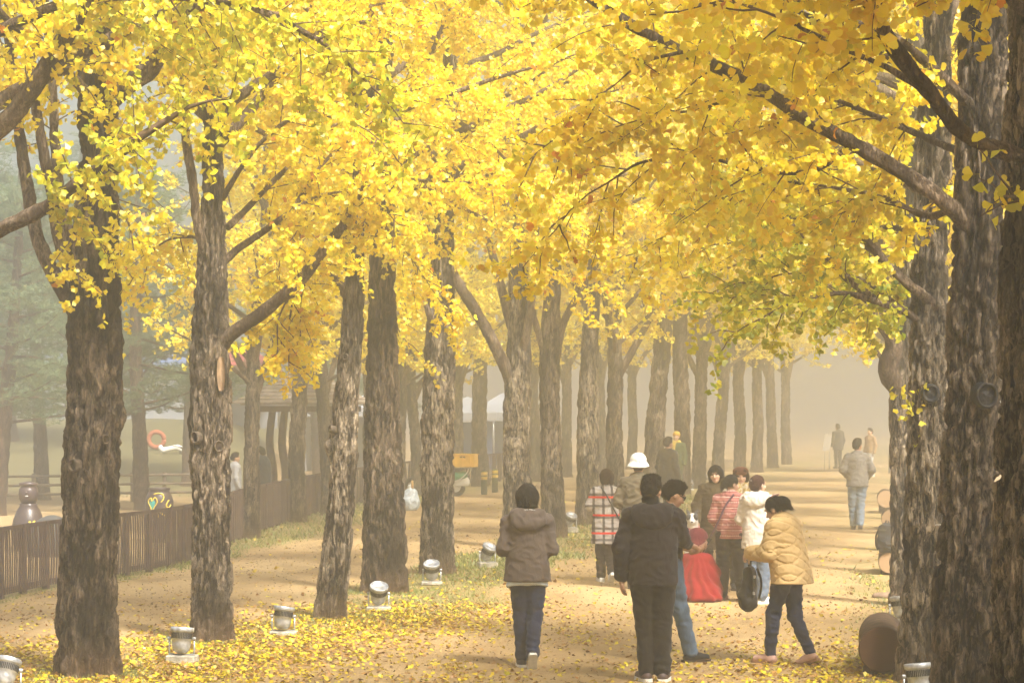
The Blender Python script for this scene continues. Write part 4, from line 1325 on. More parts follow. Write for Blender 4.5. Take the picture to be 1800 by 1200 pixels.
def person(px, fy, height, yaw, J, label, top, legs, hair='short', skin=None, vox=.012, shoes=None, group=None, hairm=None, hands='', face=False, seed=0.0, hcurl=.5, loc=None):
    """top: dict(mat,hem,w,depth,hood,collar,sleeve); legs: dict(mat,r) ; shoes: dict(mat,sole)"""
    sc = height / 1.70
    skin = skin or M_SKIN
    near = vox < .016
    base = G(px, fy) if loc is None else np.asarray(loc, float)
    arm = .040
    bod = [C(J['pel'], J['chest'], .115, .12, .05, .7), C(J['shL'], J['shR'], .055, .055, .04), C(J['neck'], J['head'] + [0, 0, -.05], .055, .052, .03)]
    for s in 'LR':
        bod += [C(J['sh' + s], J['el' + s], arm, arm * .85, .03), C(J['el' + s], J['wr' + s], arm * .85, .027, .02),
                C(J['hip' + s], J['kn' + s], .075, .05, .04), C(J['kn' + s], J['an' + s], .05, .035, .02)]
    ms = [surf(bod, .028)]
    RH = Rz(J['hy']) @ Rx(J['hp']) @ Ry(J['hr'])
    hv, hq = surf(HEAD, .008 if near else .014, (), EYES, None, .008)
    ms.append((hv @ RH.T + J['head'], hq))
    for s in hands:
        fwd = J['wr' + s] - J['el' + s]
        nrm = J.get('pn' + s, np.array([1.0 if s == 'L' else -1.0, 0, 0]))
        ms.append(hand(J['wr' + s] + fwd / np.linalg.norm(fwd) * .02, J.get('hd' + s, fwd), nrm, J.get('ts' + s, 1 if s == 'L' else -1), hcurl, 1.0, .0045 if near else .008))
    root = skin_obj('person', join(*ms), skin)
    root.location = base; root.rotation_euler = (0, 0, yaw); root.scale = (sc, sc, sc)
    tag(root, label, 'person', group)
    # hair, face
    if hair:
        v, q = hair_surf(hair, seed, .008 if near else .014)
        me_h = mesh_np('hair', v @ RH.T + J['head'], [q] + ([] if vox > .0126 else []))
        if vox <= .0126:                     # loose strands break the outline
            k_ = rng.integers(0, len(v), 1500)
            b0 = v[k_]; nn_ = b0 - np.array([0, -.02, -.01]); nn_ = nn_ / np.linalg.norm(nn_, axis=1)[:, None]
            fl_d = nn_ * .55 + np.array([0, -.2, .35]) if hair == 'short' else nn_ * .12 + np.array([0, -.05, -1.0])
            dd_ = fl_d + rng.normal(0, .28, (len(k_), 3)); dd_ /= np.linalg.norm(dd_, axis=1)[:, None]
            ln_ = rng.uniform(.012, .03, (len(k_), 1)) * (.4 if hair == 'short' else 1.5)
            sd_ = np.cross(dd_, nn_); sd_ /= np.linalg.norm(sd_, axis=1)[:, None] + 1e-9
            b0 = b0 + nn_ * .001
            sv = np.stack([b0 - sd_ * .0025, b0 + sd_ * .0025, b0 + dd_ * ln_ + nn_ * .004], 1).reshape(-1, 3)
            vv = np.concatenate([v, sv]) @ RH.T + J['head']
            me_h = mesh_np('hair', vv, [q, np.arange(len(sv)).reshape(-1, 3) + len(v)])
        link('hair', me_h, hairm or M_HAIR, root)
    if face:
        for sx in (-1, 1):
            v, q = surf([E((sx * .031, .076, .004), (.013, .010, .0075), .01)], .004)
            skin_obj('eye', (v @ RH.T + J['head'], q), M_EYE, root)
            v, q = surf([C((sx * .016, .098, .026), (sx * .048, .09, .027), .0045, .003, .01)], .004)
            skin_obj('eyebrow', (v @ RH.T + J['head'], q), M_HAIR, root)
        v, q = surf([C((-.019, .093, -.062), (.019, .093, -.062), .006, .006, .01)], .004)
        skin_obj('mouth', (v @ RH.T + J['head'], q), M_LIP, root)
    # trousers
    if legs:
        r = legs.get('r', (.098, .068, .062)); k = .03
        pr = [C(J['hipL'] + [.005, -.005, .02], J['hipR'] + [-.005, -.005, .02], .098, .098, .04, .9), C(J['pel'] + [0, 0, .03], J['pel'] + [0, 0, .08], .13, .125, .05, .75)]
        for s in 'LR':
            pr += [C(J['hip' + s], J['kn' + s], r[0], r[1], k), C(J['kn' + s], J['an' + s] + [0, 0, .012], r[1], r[2] - .006, .02)]
        lo = min(J['anL'][2], J['anR'][2])
        V = surf(pr, max(vox, .0145), (), (), fold_noise(seed + 3, legs.get('fold', .008), (7, 7, 16)))
        cut = legs.get('cut', None)
        skin_obj('trousers', V, legs['mat'], root)
    # shoes
    if shoes:
        for s in 'LR':
            a = J['an' + s]; t = J['toe' + s] / np.linalg.norm(J['toe' + s])
            u = np.array([0, 0, 1.0]); u = u - t * u.dot(t); u /= np.linalg.norm(u)
            heel = a - t * .035 - u * .045; toe = a + t * .165 - u * .048
            R = np.stack([np.cross(t, u), t, u], -1)
            up = surf([C(heel, toe, .040, .036, .02), C(a + u * .0, heel + t * .03, .042, .04, .03), C(a - u * .02 + t * .02, a + t * .09 - u * .035, .042, .036, .03)], .011 if near else .016, [(a - u * .066, -u)])
            sh = skin_obj('shoe', up, shoes['mat'], root)
            m = MB(); pts = []
            for w_, y in ((.030, -.082), (.040, -.06), (.041, 0), (.043, .08), (.046, .12), (.040, .17), (.024, .205)):
                pts.append((w_, y))
            outl = [(x, y) for x, y in pts] + [(-x, y) for x, y in pts[::-1]]
            n = len(outl)
            V = np.array([[x, y, -.088] for x, y in outl] + [[x, y, -.060] for x, y in outl])
            V = V @ R.T + a
            Q = np.array([[i, (i + 1) % n, n + (i + 1) % n, n + i] for i in range(n)])
            m.add(V, [Q, np.array([list(range(n))[::-1], [n + i for i in range(n)]])])
            m.build('sole', shoes.get('sole', shoes['mat']), sh, False)
    # top garment
    if top:
        w = top.get('w', .165); dp = max(.78, top.get('depth', .78)); hem = top.get('hem', .80); sl = top.get('sleeve', .052)
        wh = top.get('wh', w)
        hc = J['pel'] + (J['chest'] - J['pel']) * ((hem - .93) / .35)
        hc = np.array([hc[0] * .8 + J['pel'][0] * .2, hc[1], hem])
        pr = [C(hc, J['chest'], wh, w, .05, dp), C(J['shL'] + [.01, 0, -.02], J['shR'] + [-.01, 0, -.02], .075, .075, .06), C(J['chest'] + [0, 0, .02], J['neck'] + [0, 0, -.02], .12, .075, .06, .85)]
        for s in 'LR':
            pr += [C(J['sh' + s] + [0, 0, -.015], J['el' + s], .068, sl + .006, .03), C(J['el' + s], J['el' + s] + (J['wr' + s] - J['el' + s]) * top.get('slen', 1.0), sl + .006, sl - .008, .02)]
        cuts = [((0, 0, hem), (0, 0, -1))] if not top.get('tilt') else [((0, 0, hem), top['tilt'])]
        fn = fold_noise(seed, top.get('fold', .008))
        if top.get('disp') is not None:
            d2 = top['disp']; f0 = fn
            fn = lambda P: f0(P) + d2(P)
        v = surf(pr, vox, cuts, (), fn)
        # keep the sleeves when the hem plane would cut low hands: sleeves are re-added below the hem
        jk = skin_obj(top.get('name', 'jacket'), v, top['mat'], root)
        low = [s for s in 'LR' if J['wr' + s][2] < hem + .05]
        for s in low:
            skin_obj('sleeve', surf([C(J['el' + s], J['wr' + s], sl + .010, sl - .004, .02)], vox, (), (), fold_noise(seed + 5, .006)), top['mat'], jk)
        nk = J['neck']
        if top.get('hood'):
            pr = [E(nk + [0, -.11, -.045], (.165, .055, .105), .03, Rx(-.3)), C(nk + [-.12, -.06, .005], nk + [.12, -.06, .005], .05, .05, .04), C(nk + [-.085, -.02, .02], nk + [-.06, .07, -.02], .038, .03, .03), C(nk + [.085, -.02, .02], nk + [.06, .07, -.02], .038, .03, .03)]
            skin_obj('hood', surf(pr, vox * .85, (), [E(nk + [0, -.03, .10], (.09, .085, .06), .02, Rx(.2))], fold_noise(seed + 8, .007, (12, 10, 9))), top.get('hoodmat', top['mat']), jk)
        if top.get('collar'):
            pr = [C(nk + [-.06, -.03, -.01], nk + [.06, -.03, -.01], .05, .05, .03), C(nk + [-.06, -.03, .0], nk + [-.05, .05, -.03], .04, .035, .03), C(nk + [.06, -.03, .0], nk + [.05, .05, -.03], .04, .035, .03)]
            skin_obj('collar', surf(pr, vox * .8, [(nk + [0, 0, .055], (0, 0, 1))]), top.get('collarmat', top['mat']), jk)
        if top.get('shirt'):
            pr = [C(np.array([hc[0], hc[1], top['shirt'][0]]), J['pel'] + [0, 0, -.03], wh - .02, wh - .05, .04, dp)]
            skin_obj('shirt', surf(pr, vox, [((0, 0, top['shirt'][0]), (0, -.25, -1))], (), fold_noise(seed + 4, .008, (14, 14, 4))), top['shirt'][1], root)
    root['RH'] = [float(x) for x in RH.ravel()]; root['hd'] = [float(x) for x in J['head']]
    return root


def on_head(root, mq, name, mat):
    RH = np.array(root['RH']).reshape(3, 3); h = np.array(root['hd'])
    return skin_obj(name, (mq[0] @ RH.T + h, mq[1]), mat, root)


def strap(pts, w, mat, name, parent, t=.006):
    P = resample(np.array(pts, float), .03)
    m = MB()
    T, N, B = frames(P)
    m.tube(P, w, 6)
    return m.build(name, mat, parent, True)

# ------------------------------------------------------------------ the people of the photograph
def pat_mat(name, fn, rough=.85, bump=.4):
    m, nt, out = nodes_of(name); b = NB(nt); o = b.obj()
    cc = fn(b, o)
    n3 = b.noise(b.scale(o, (16, 16, 9)), 1.0, 3, .6, .8)
    b.l(b.bsdf(cc, rough, b.bump(n3, bump, .015), spec=.12), out.inputs['Surface'])
    return m


def band(b, x, period, off, width):
    """1 inside a stripe of the given width (m) repeating every period"""
    f = b.math('FRACT', b.math('DIVIDE', b.math('ADD', x, off), period))
    return b.math('LESS_THAN', f, width / period)


def plaid(b, o):
    s = b.n('ShaderNodeSeparateXYZ'); b.l(o, s.inputs[0]); x, y, z = s.outputs
    c = b.mix(b.noise(o, 40, 2), (.38, .355, .35), (.50, .47, .46))
    c = b.mix(b.math('MULTIPLY', band(b, z, .17, .06, .038), .75), c, (.06, .05, .05))
    c = b.mix(b.math('MULTIPLY', band(b, x, .135, .09, .036), .85), c, (.05, .042, .04))
    c = b.mix(band(b, z, .27, .085, .03), c, (.72, .035, .02))
    return c


def knit(b, o):
    s = b.n('ShaderNodeSeparateXYZ'); b.l(o, s.inputs[0]); x, y, z = s.outputs
    zz = b.math('ADD', z, b.math('MULTIPLY', b.noise(o, 9, 2), .012))
    c = b.mix(band(b, zz, .075, 0, .034), (.24, .06, .055), (.40, .17, .15))
    tick = band(b, x, .024, 0, .012)
    c = b.mix(b.math('MULTIPLY', b.math('MULTIPLY', band(b, zz, .15, .03, .018), tick), .9), c, (.75, .62, .56))
    c = b.mix(b.math('MULTIPLY', band(b, zz, .15, .105, .010), .85), c, (.74, .60, .54))
    c = b.mix(b.math('MULTIPLY', b.math('MULTIPLY', band(b, zz, .15, .085, .012), tick), .8), c, (.20, .05, .05))
    return b.mix(b.math('MULTIPLY', b.noise(o, 60, 2), .35), c, (.25, .09, .08))


M_PLAID = pat_mat('plaid_wool', plaid)
M_KNIT = pat_mat('patterned_knit', knit)
K = lambda n, c, **k: cloth(n, c, **k)
BLK = K('black_trousers', (.016, .014, .013)); DJEAN = K('dark_denim', (.016, .024, .055), var=.35); MJEAN = K('blue_denim', (.085, .13, .20), var=.3)
WSHOE = plain('white_shoe', (.72, .71, .69), .6, .08, 20, .2); BSHOE = plain('black_shoe', (.015, .015, .016), .5, .2, 20, .2)
WSOLE = plain('white_sole', (.68, .67, .63), .6, .1, 20, .2); DSOLE = plain('dark_rubber', (.05, .032, .024), .7, .2, 20, .3)

walkA = dict(hipL=(-.08, 0, .88), knL=(-.055, .05, .48), anL=(-.05, .05, .085), hipR=(.08, 0, .88), knR=(.07, .0, .47), anR=(.035, -.17, .135), toeR=(.0, .62, -.78))
# woman in the brown jacket
P1 = person(927, 1172, 1.66, .06, pose(elL=(-.225, -.02, 1.10), elR=(.225, -.02, 1.10), wrL=(-.11, .20, 1.05), wrR=(.11, .20, 1.05), head=(0, .025, 1.575), hp=-.25, **walkA),
            'woman from behind in a brown hooded jacket and dark jeans walking away', dict(mat=K('brown_nylon', (.095, .073, .062)), hem=.80, w=.17, wh=.212, depth=.66, hood=True, sleeve=.052, shirt=(.745, K('pale_blue_shirt', (.70, .78, .82)))),
            dict(mat=DJEAN, r=(.104, .068, .062)), 'bob', shoes=dict(mat=BSHOE, sole=WSOLE), seed=1.1, vox=.0105)
m = MB()
for q in np.linspace(-.05, .05, 6): m.lathe([(.001, .004), (.006, .002), (.006, -.004), (.001, -.006)], 8, (q * 1.1, -.135 + q * q * 8, -.142))
on_head(P1, (np.concatenate(m.v), np.concatenate(m.f[4])), 'necklace', WSOLE)

# man in the dark hooded fleece
P2 = person(1148, 1196, 1.76, -.12, pose(shL=(-.19, 0, 1.38), shR=(.19, 0, 1.38), elL=(-.265, -.05, 1.12), wrL=(-.265, .02, .87), elR=(.235, .09, 1.18), wrR=(.04, .31, 1.20), hipL=(-.09, 0, .88), hipR=(.09, 0, .88),
            knL=(-.07, .03, .48), anL=(-.06, -.02, .085), knR=(.075, .02, .48), anR=(.085, -.03, .085), toeL=(-.45, 1, 0), toeR=(.12, 1, 0), head=(-.02, .03, 1.585), hp=-.22, hy=-.15),
            'man from behind in a charcoal hooded fleece and black trousers', dict(mat=K('charcoal_fleece', (.020, .016, .019), weave=500), hem=.80, w=.195, wh=.20, depth=.68, hood=True, sleeve=.062),
            dict(mat=K('black_cargo', (.011, .010, .010)), r=(.108, .076, .068)), 'short', shoes=dict(mat=plain('brown_leather_shoe', (.07, .045, .04), .5, .2, 20, .2), sole=WSOLE), seed=2.3, vox=.0105, hands='L', hcurl=.75)
skin_obj('neck_gaiter', surf([C((-.02, 0, 1.40), (-.02, .015, 1.50), .082, .072, .02)], .009, (), (), fold_noise(3., .006, (6, 6, 22))), K('black_knit', (.008, .008, .009)), P2)

# man with sunglasses looking at his phone
P3 = person(1172, 1163, 1.70, -1.12, pose(elR=(.25, .03, 1.13), wrR=(.10, .28, 1.05), elL=(-.25, .05, 1.12), wrL=(-.03, .29, 1.02), head=(0, .075, 1.55), neck=(0, .02, 1.41), hp=-.42, hy=-.12,
            knR=(.09, .10, .48), anR=(.09, .20, .085), knL=(-.09, -.03, .48), anL=(-.09, -.14, .085), pnL=(.3, 0, 1.0), pnR=(-.9, .2, .5), tsL=1, hdL=(.65, .55, .25), hdR=(-.25, .8, .3)),
            'man in sunglasses and blue jeans bending his head over a phone', dict(mat=K('black_softshell', (.016, .015, .017)), hem=.84, w=.17, depth=.72, collar=True, slen=.35),
            dict(mat=MJEAN, r=(.10, .072, .068)), 'short', shoes=dict(mat=BSHOE, sole=DSOLE), seed=3.1, vox=.0105, hands='LR', hcurl=.85, face=True)
m = MB()
for sx in (-1, 1):
    m.box((sx * .036, .102, .004), (.052, .010, .038), Rz(-sx * .25), .004); m.box((sx * .069, .045, .008), (.005, .105, .008))
m.box((0, .108, .008), (.02, .006, .007))
V = np.concatenate(m.v)
g = bpy.data.objects.new('sunglasses', m.mesh('sunglasses')); col.objects.link(g); g.parent = P3
RH = np.array(P3['RH']).reshape(3, 3); co = np.zeros(len(V) * 3, np.float32); g.data.vertices.foreach_get('co', co); co = co.reshape(-1, 3) @ RH.T + np.array(P3['hd']); g.data.vertices.foreach_set('co', co.astype(np.float32).ravel()); g.data.update()
g.data.materials.append(plain('dark_lens', (.012, .011, .012), .12, .1, 10, .02, spec=.6))
ph = MB(); ph.box((0, 0, 0), (.072, .011, .15), Rx(-.7), .006)
phone = ph.build('phone', plain('black_phone', (.012, .012, .014), .25, .1, 10, .02, spec=.5))
pw = Matrix.Rotation(-1.12, 4, 'Z') @ Vector((.045, .395, 1.08)); phone.location = Vector(P3.location) + pw; phone.rotation_euler = (0, 0, -1.12)
sc_m = MB(); sc_m.box((0, -.0075, 0), (.064, .002, .138), None); s_o = sc_m.build('screen', plain('phone_screen', (.05, .06, .07), .1, .2, 30, .02, spec=.6), phone); s_o.rotation_euler = (-.7, 0, 0)
tag(phone, 'black phone held in the hands of the man with sunglasses', 'phone')

# woman in the plaid coat
P4 = person(1066, 1022, 1.52, .15, pose(elL=(-.25, .02, 1.14), wrL=(-.14, .24, 1.15), elR=(.25, .05, 1.15), wrR=(.14, .25, 1.19), hp=-.15, hy=.2, knL=(-.07, .08, .48), anL=(-.07, .06, .085), knR=(.06, .03, .47), anR=(.05, -.15, .13), toeR=(0, .75, -.65)),
            'woman from behind in a grey plaid coat with red stripes and white trainers', dict(mat=M_PLAID, name='coat', hem=.58, w=.175, wh=.235, depth=.66, collar=True, sleeve=.06), dict(mat=K('dark_brown_trousers', (.028, .02, .017)), r=(.10, .075, .07)), 'bob',
            shoes=dict(mat=WSHOE, sole=WSOLE), seed=4.2, vox=.012, hairm=M_HAIRB)
bg_ = strap([(-.10, -.10, 1.44), (-.02, -.145, 1.3), (.10, -.15, 1.08), (.205, -.10, .90)], .011, K('grey_strap', (.06, .065, .075)), 'shoulder_bag', None)
bg_.location = P4.location; bg_.rotation_euler = P4.rotation_euler; bg_.scale = P4.scale
skin_obj('pouch', surf([E((.235, .03, .82), (.04, .085, .09), .02)], .012), K('grey_strap', (.06, .065, .075)), bg_)
tag(bg_, 'grey crossbody bag strap over the plaid coat', 'bag')

# bucket hat
P5 = person(1122, 1034, 1.73, -.1, pose(elL=(-.25, .02, 1.1), elR=(.25, .0, 1.1), wrL=(-.2, .2, 1.05), wrR=(.2, .2, 1.05)), 'person from behind in a white bucket hat and an olive brown jacket',
            dict(mat=K('olive_jacket', (.10, .082, .055)), hem=.78, w=.19, wh=.20, depth=.68, collar=True, sleeve=.065, fold=.012), dict(mat=BLK), 'short', shoes=dict(mat=BSHOE, sole=DSOLE), seed=5.5, vox=.013)
on_head(P5, surf([E((0, -.01, .075), (.098, .112, .085), .02), C((0, -.01, -.01), (0, -.01, .05), .142, .104, .02)], .007, [((0, 0, -.015), (0, .12, -1))], (), lambda P: .004 * pn(P * 24)), 'bucket_hat', K('white_cotton', (.78, .80, .80), fold=.3, var=.04))

# man in the dark coat and person in the yellow beanie
P6 = person(1174, 914, 1.72, -.7, pose(), 'man in a dark coat standing hazy before the trees', dict(mat=K('dark_grey_coat', (.045, .042, .038)), name='coat', hem=.62, w=.19, wh=.22, collar=True), dict(mat=BLK), 'short', shoes=dict(mat=BSHOE, sole=DSOLE), seed=6.1, vox=.018)
P7 = person(1189, 873, 1.69, 2.75, pose(), 'person in a yellow beanie and yellow scarf facing the dark coated man', dict(mat=K('green_parka', (.08, .12, .05)), hem=.70, w=.18), dict(mat=K('green_trousers', (.07, .09, .05))), None, skin=M_SKIN2, shoes=dict(mat=BSHOE, sole=DSOLE), seed=7.1, vox=.02)
on_head(P7, surf([E((0, -.01, .055), (.095, .11, .09), .02), C((0, -.02, .02), (0, -.02, .04), .098, .098, .02)], .012, [((0, 0, .015), (0, .2, -1))]), 'beanie', K('mustard_knit', (.72, .44, .06)))
skin_obj('scarf', surf([C((-.07, .02, 1.42), (.07, .02, 1.42), .07, .07, .03), C((.03, .1, 1.40), (.05, .13, 1.12), .065, .06, .03)], .014), K('yellow_scarf', (.70, .50, .12)), P7)

# smiling woman in the olive coat, carrying the dog
P8 = person(1256, 1026, 1.58, 3.0, pose(elR=(.26, .04, 1.12), wrR=(.24, .17, .92), elL=(-.24, 0, 1.1), wrL=(-.22, .12, .9), head=(-.02, .04, 1.57), hp=-.05, hy=-.15, hr=.12), 'smiling black haired woman in a long olive coat facing the viewer',
            dict(mat=K('olive_coat', (.085, .062, .034)), name='coat', hem=.50, w=.18, wh=.22, depth=.68, sleeve=.058), dict(mat=BLK), 'bobf', skin=M_SKIN2, shoes=dict(mat=BSHOE, sole=DSOLE), seed=8.3, vox=.012, face=True, hands='R')
for sx in (-1, 1):
    skin_obj('lapel', surf([C((sx * .075, .05, 1.43), (sx * .06, .125, 1.30), .018, .010, .02)], .011), K('cream_trim', (.66, .62, .54)), P8)

# brown cap
P10 = person(1302, 1036, 1.575, 3.1, pose(elR=(.23, .02, 1.1), wrR=(.15, .2, 1.0), elL=(-.23, .02, 1.1), wrL=(-.15, .2, 1.0), head=(0, .03, 1.575)), 'woman in a brown peaked cap and pale patterned scarf facing the viewer',
             dict(mat=K('cream_jacket', (.62, .56, .44)), hem=.74, w=.18), dict(mat=BLK), 'bobf', skin=M_SKIN2, shoes=dict(mat=BSHOE, sole=DSOLE), seed=9.9, vox=.012, face=True, hairm=M_HAIRB)
on_head(P10, surf([E((0, -.015, .075), (.112, .122, .068), .03), C((-.05, .085, .048), (.05, .085, .048), .026, .026, .03)], .008, [((0, 0, .03), (0, -.15, -1))], (), lambda P: .004 * pn(P * 20)), 'cap', K('brown_felt_cap', (.15, .06, .035)))
skin_obj('scarf', surf([C((-.08, .03, 1.43), (.08, .03, 1.43), .07, .07, .03), C((-.06, .1, 1.42), (-.05, .14, 1.15), .06, .05, .03), C((.05, .1, 1.42), (.04, .14, 1.2), .055, .05, .03)], .011, (), (), fold_noise(2., .012, (16, 16, 8))), pat_mat('patterned_scarf', lambda b, o: b.mix(b.ramp(b.noise(o, 26, 2), .45, .55), (.72, .66, .55), (.50, .36, .12))), P10)

# striped sweater
P9 = person(1284, 1054, 1.54, -.25, pose(elL=(-.24, .0, 1.1), wrL=(-.18, .18, .98), elR=(.245, -.02, 1.1), wrR=(.22, .12, .90), hipL=(-.09, 0, .88), hipR=(.09, 0, .88), knL=(-.10, .02, .48), anL=(-.12, -.03, .085), knR=(.12, .02, .48), anR=(.17, -.02, .085), toeL=(.2, 1, 0), toeR=(.75, .7, 0), head=(.01, .03, 1.565), hy=-.85, hp=-.1),
            'woman from behind in a red and white patterned sweater and black trousers', dict(mat=M_KNIT, name='sweater', hem=.83, w=.172, wh=.185, depth=.72, sleeve=.056), dict(mat=BLK, r=(.105, .085, .085)), 'tied',
            shoes=dict(mat=plain('maroon_shoe', (.16, .028, .030), .6, .2, 20, .2), sole=plain('maroon_sole', (.22, .06, .06), .7, .2)), seed=10.4, vox=.0115, hands='R', skin=M_SKIN2)
wm = np.array(P9.location)
pb = strap([(.06, -.09, 1.43), (-.04, -.16, 1.28), (-.17, -.16, 1.0), (-.30, -.10, .80), (-.46, -.05, .60), (-.60, 0, .50)], .014, K('purple_strap', (.075, .03, .06)), 'crossbody_bag', None)
pb.location = P9.location; pb.rotation_euler = P9.rotation_euler; pb.scale = P9.scale
skin_obj('pouch', surf([E((-.64, .03, .47), (.055, .045, .05), .02)], .012), K('purple_strap', (.075, .03, .06)), pb)
tag(pb, 'dark purple strap bag slung from the patterned sweater across to the red skirt', 'bag')

# cream hooded coat
P11 = person(1332, 1060, 1.55, -.35, pose(elL=(-.24, .02, 1.1), wrL=(-.16, .2, 1.0), elR=(.24, .0, 1.1), wrR=(.18, .18, .98), hy=-.55, hp=-.05, head=(0, .03, 1.565), anL=(-.06, .0, .085), anR=(.07, -.05, .085), toeL=(.4, 1, 0), toeR=(.75, .7, 0)), 'woman from behind in a cream hooded coat with her hair pinned up',
             dict(mat=K('cream_coat', (.54, .49, .43)), name='coat', hem=.72, w=.185, wh=.215, hood=True, sleeve=.062), dict(mat=K('grey_denim', (.10, .13, .18), var=.2), r=(.10, .085, .08)), 'updo', shoes=dict(mat=WSHOE, sole=WSOLE), seed=11.7, vox=.012, hairm=hair_mat('reddish_hair', (.04, .014, .012)), skin=M_SKIN2)
m = MB(); m.box((0, -.128, .03), (.03, .012, .06), Rx(.25), .005)
on_head(P11, (np.concatenate(m.v), np.concatenate([np.concatenate(x) for k_, x in m.f.items() if k_ == 4])), 'hair_clip', plain('steel_clip', (.5, .5, .52), .3, .1, metal=.8))
skin_obj('hood_piping', surf([C((-.11, -.03, 1.46), (0, -.085, 1.485), .011, .011, .02), C((0, -.085, 1.485), (.11, -.03, 1.46), .011, .011, .02)], .008), BLK, P11)

# quilted jacket
def quilt(P):
    u = (P[:, 0] * .8 + P[:, 1] * .6) + P[:, 2] * .85; v = (P[:, 0] * .8 + P[:, 1] * .6) - P[:, 2] * .85
    a = np.minimum(np.abs(np.sin(u * math.pi / .105)), np.abs(np.sin(v * math.pi / .105)))
    return .015 * np.minimum(a * 2.4, 1)
P12 = person(1386, 1166, 1.60, .88, pose(pel=(0, -.02, .93), chest=(0, .05, 1.27), neck=(0, .08, 1.40), head=(0, .155, 1.51), shL=(-.17, .06, 1.35), shR=(.17, .06, 1.35), elL=(-.235, .08, 1.09), wrL=(-.19, .31, 1.08), elR=(.22, .16, 1.10), wrR=(.02, .34, 1.06), hp=-.5, hy=.15,
             knL=(-.085, .12, .48), anL=(-.08, .16, .085), knR=(.08, -.02, .47), anR=(.08, -.20, .105), toeL=(-.05, 1, 0), toeR=(.05, .93, -.3), hdL=(.2, .8, -.5), pnL=(.8, 0, -.4)),
             'woman in a yellow quilted jacket and dark jeans looking into a bag', dict(mat=K('yellow_quilt', (.62, .43, .20), rough=.6, weave=120, fold=.25, var=.06), hem=.79, w=.19, wh=.225, depth=.80, collar=True, sleeve=.066, disp=quilt, fold=.004),
             dict(mat=K('indigo_denim', (.014, .024, .062), var=.4), r=(.098, .063, .05), fold=.010), 'tied', shoes=dict(mat=plain('pink_shoe', (.56, .34, .28), .65, .1, 20, .2), sole=plain('tan_sole', (.34, .18, .10), .7, .2)), seed=12.9, vox=.0088, hands='L', hcurl=1.0, skin=M_SKIN2)
m = MB()
for a in range(5):
    m.lathe([(.001, .006), (.022, .003), (.026, -.002), (.001, -.004)], 8, (.03 * math.cos(a * 1.257), -.055 + .03 * math.sin(a * 1.257), .116))
m.box((0, -.06, .117), (.11, .05, .014), None, .005)
cl = bpy.data.objects.new('hair_clip', m.mesh('hair_clip')); col.objects.link(cl); cl.parent = P12; cl.data.materials.append(plain('pink_clip', (.72, .45, .50), .4, .1))
co = np.zeros(len(cl.data.vertices) * 3, np.float32); cl.data.vertices.foreach_get('co', co)
co = co.reshape(-1, 3) @ np.array(P12['RH']).reshape(3, 3).T + np.array(P12['hd']); cl.data.vertices.foreach_set('co', co.astype(np.float32).ravel()); cl.data.update()
# her backpack
bk = surf([C((0, 0, .10), (0, 0, .30), .115, .10, .06, .55), E((0, 0, .05), (.115, .075, .06), .05), C((-.06, .045, .12), (.06, .045, .12), .06, .06, .03, .5)], .011, (), (), fold_noise(4.4, .008))
hnd = Matrix.Rotation(.88, 4, 'Z') @ Vector((-.16, .40, 1.02)) * (1.60 / 1.70)
bag = skin_obj('backpack', bk, K('black_leather_bag', (.022, .021, .020), rough=.45, fold=.25))
bag.location = Vector(P12.location) + hnd + Vector((.02, -.02, -.46)); bag.rotation_euler = (0, .12, 1.1)
tag(bag, 'black backpack with grey straps held by the woman in the yellow quilted jacket', 'bag')
m = MB(); m.tube([(-.02, 0, .385), (-.03, 0, .44), (.0, 0, .47), (.03, 0, .44), (.02, 0, .385)], .009, 8); m.build('handle', K('black_leather_bag', (.022, .021, .020)), bag, True)
for sx in (-1, 1):
    MB().tube(resample(np.array([(sx * .06, -.05, .38), (sx * .085, -.09, .25), (sx * .07, -.08, .10)]), .02), .012, 6).build('strap', K('grey_webbing', (.09, .09, .09)), bag, True)
for bz_ in (.29, .14):
    MB().box((-.084, -.088, bz_), (.04, .012, .03), None, .003).build('buckle', plain('steel_buckle', (.55, .55, .56), .3, .1, metal=.9), bag)

# crouching person in red
def pleats(P):
    a = np.arctan2(P[:, 1], P[:, 0]); return .016 * np.sin(a * 11 + 6 * P[:, 2] + 5 * pn(P * 4)) * np.clip(1.3 - P[:, 2] * 2.2, .1, 1) + .006 * pn(P * 14)
RED = K('red_wool', (.17, .004, .006), fold=.4)
V = surf([E((0, -.02, .10), (.33, .28, .16), .06), E((-.13, .12, .26), (.17, .2, .2), .07), E((.13, .12, .26), (.17, .2, .2), .07), C((0, -.01, .2), (0, .05, .46), .20, .145, .07, .9),
          C((-.13, .07, .50), (.13, .07, .50), .065, .065, .06), C((.14, .07, .50), (.235, .10, .33), .058, .05, .03), C((.235, .10, .33), (.20, .28, .34), .05, .04, .03), C((-.14, .07, .50), (-.23, .14, .38), .058, .05, .03), C((-.23, .14, .38), (-.1, .30, .46), .05, .04, .03), E((.10, -.20, .045), (.22, .16, .07), .06)], .012, [((0, 0, .008), (0, 0, -1))], (), pleats)
body = surf([C((0, .02, .3), (0, .07, .5), .1, .1, .04), C((0, .07, .52), (0, .11, .66), .05, .05, .03), C((-.1, .1, .3), (-.1, .25, .42), .07, .06, .03), C((.1, .1, .3), (.1, .25, .42), .07, .06, .03), C((-.1, .25, .42), (-.1, .14, .07), .05, .04, .03), C((.1, .25, .42), (.1, .14, .07), .05, .04, .03)], .016)
hv, hq = surf(HEAD, .012); RHc = Rx(-.25)
P13 = skin_obj('person', join(body, (hv @ RHc.T + np.array([0, .12, .70]), hq)), M_SKIN2)
P13.location = G(1224, 1055); P13.rotation_euler = (0, 0, -.15); P13.scale = (1.0, 1.0, 1.0)
skin_obj('red_dress', V, RED, P13)
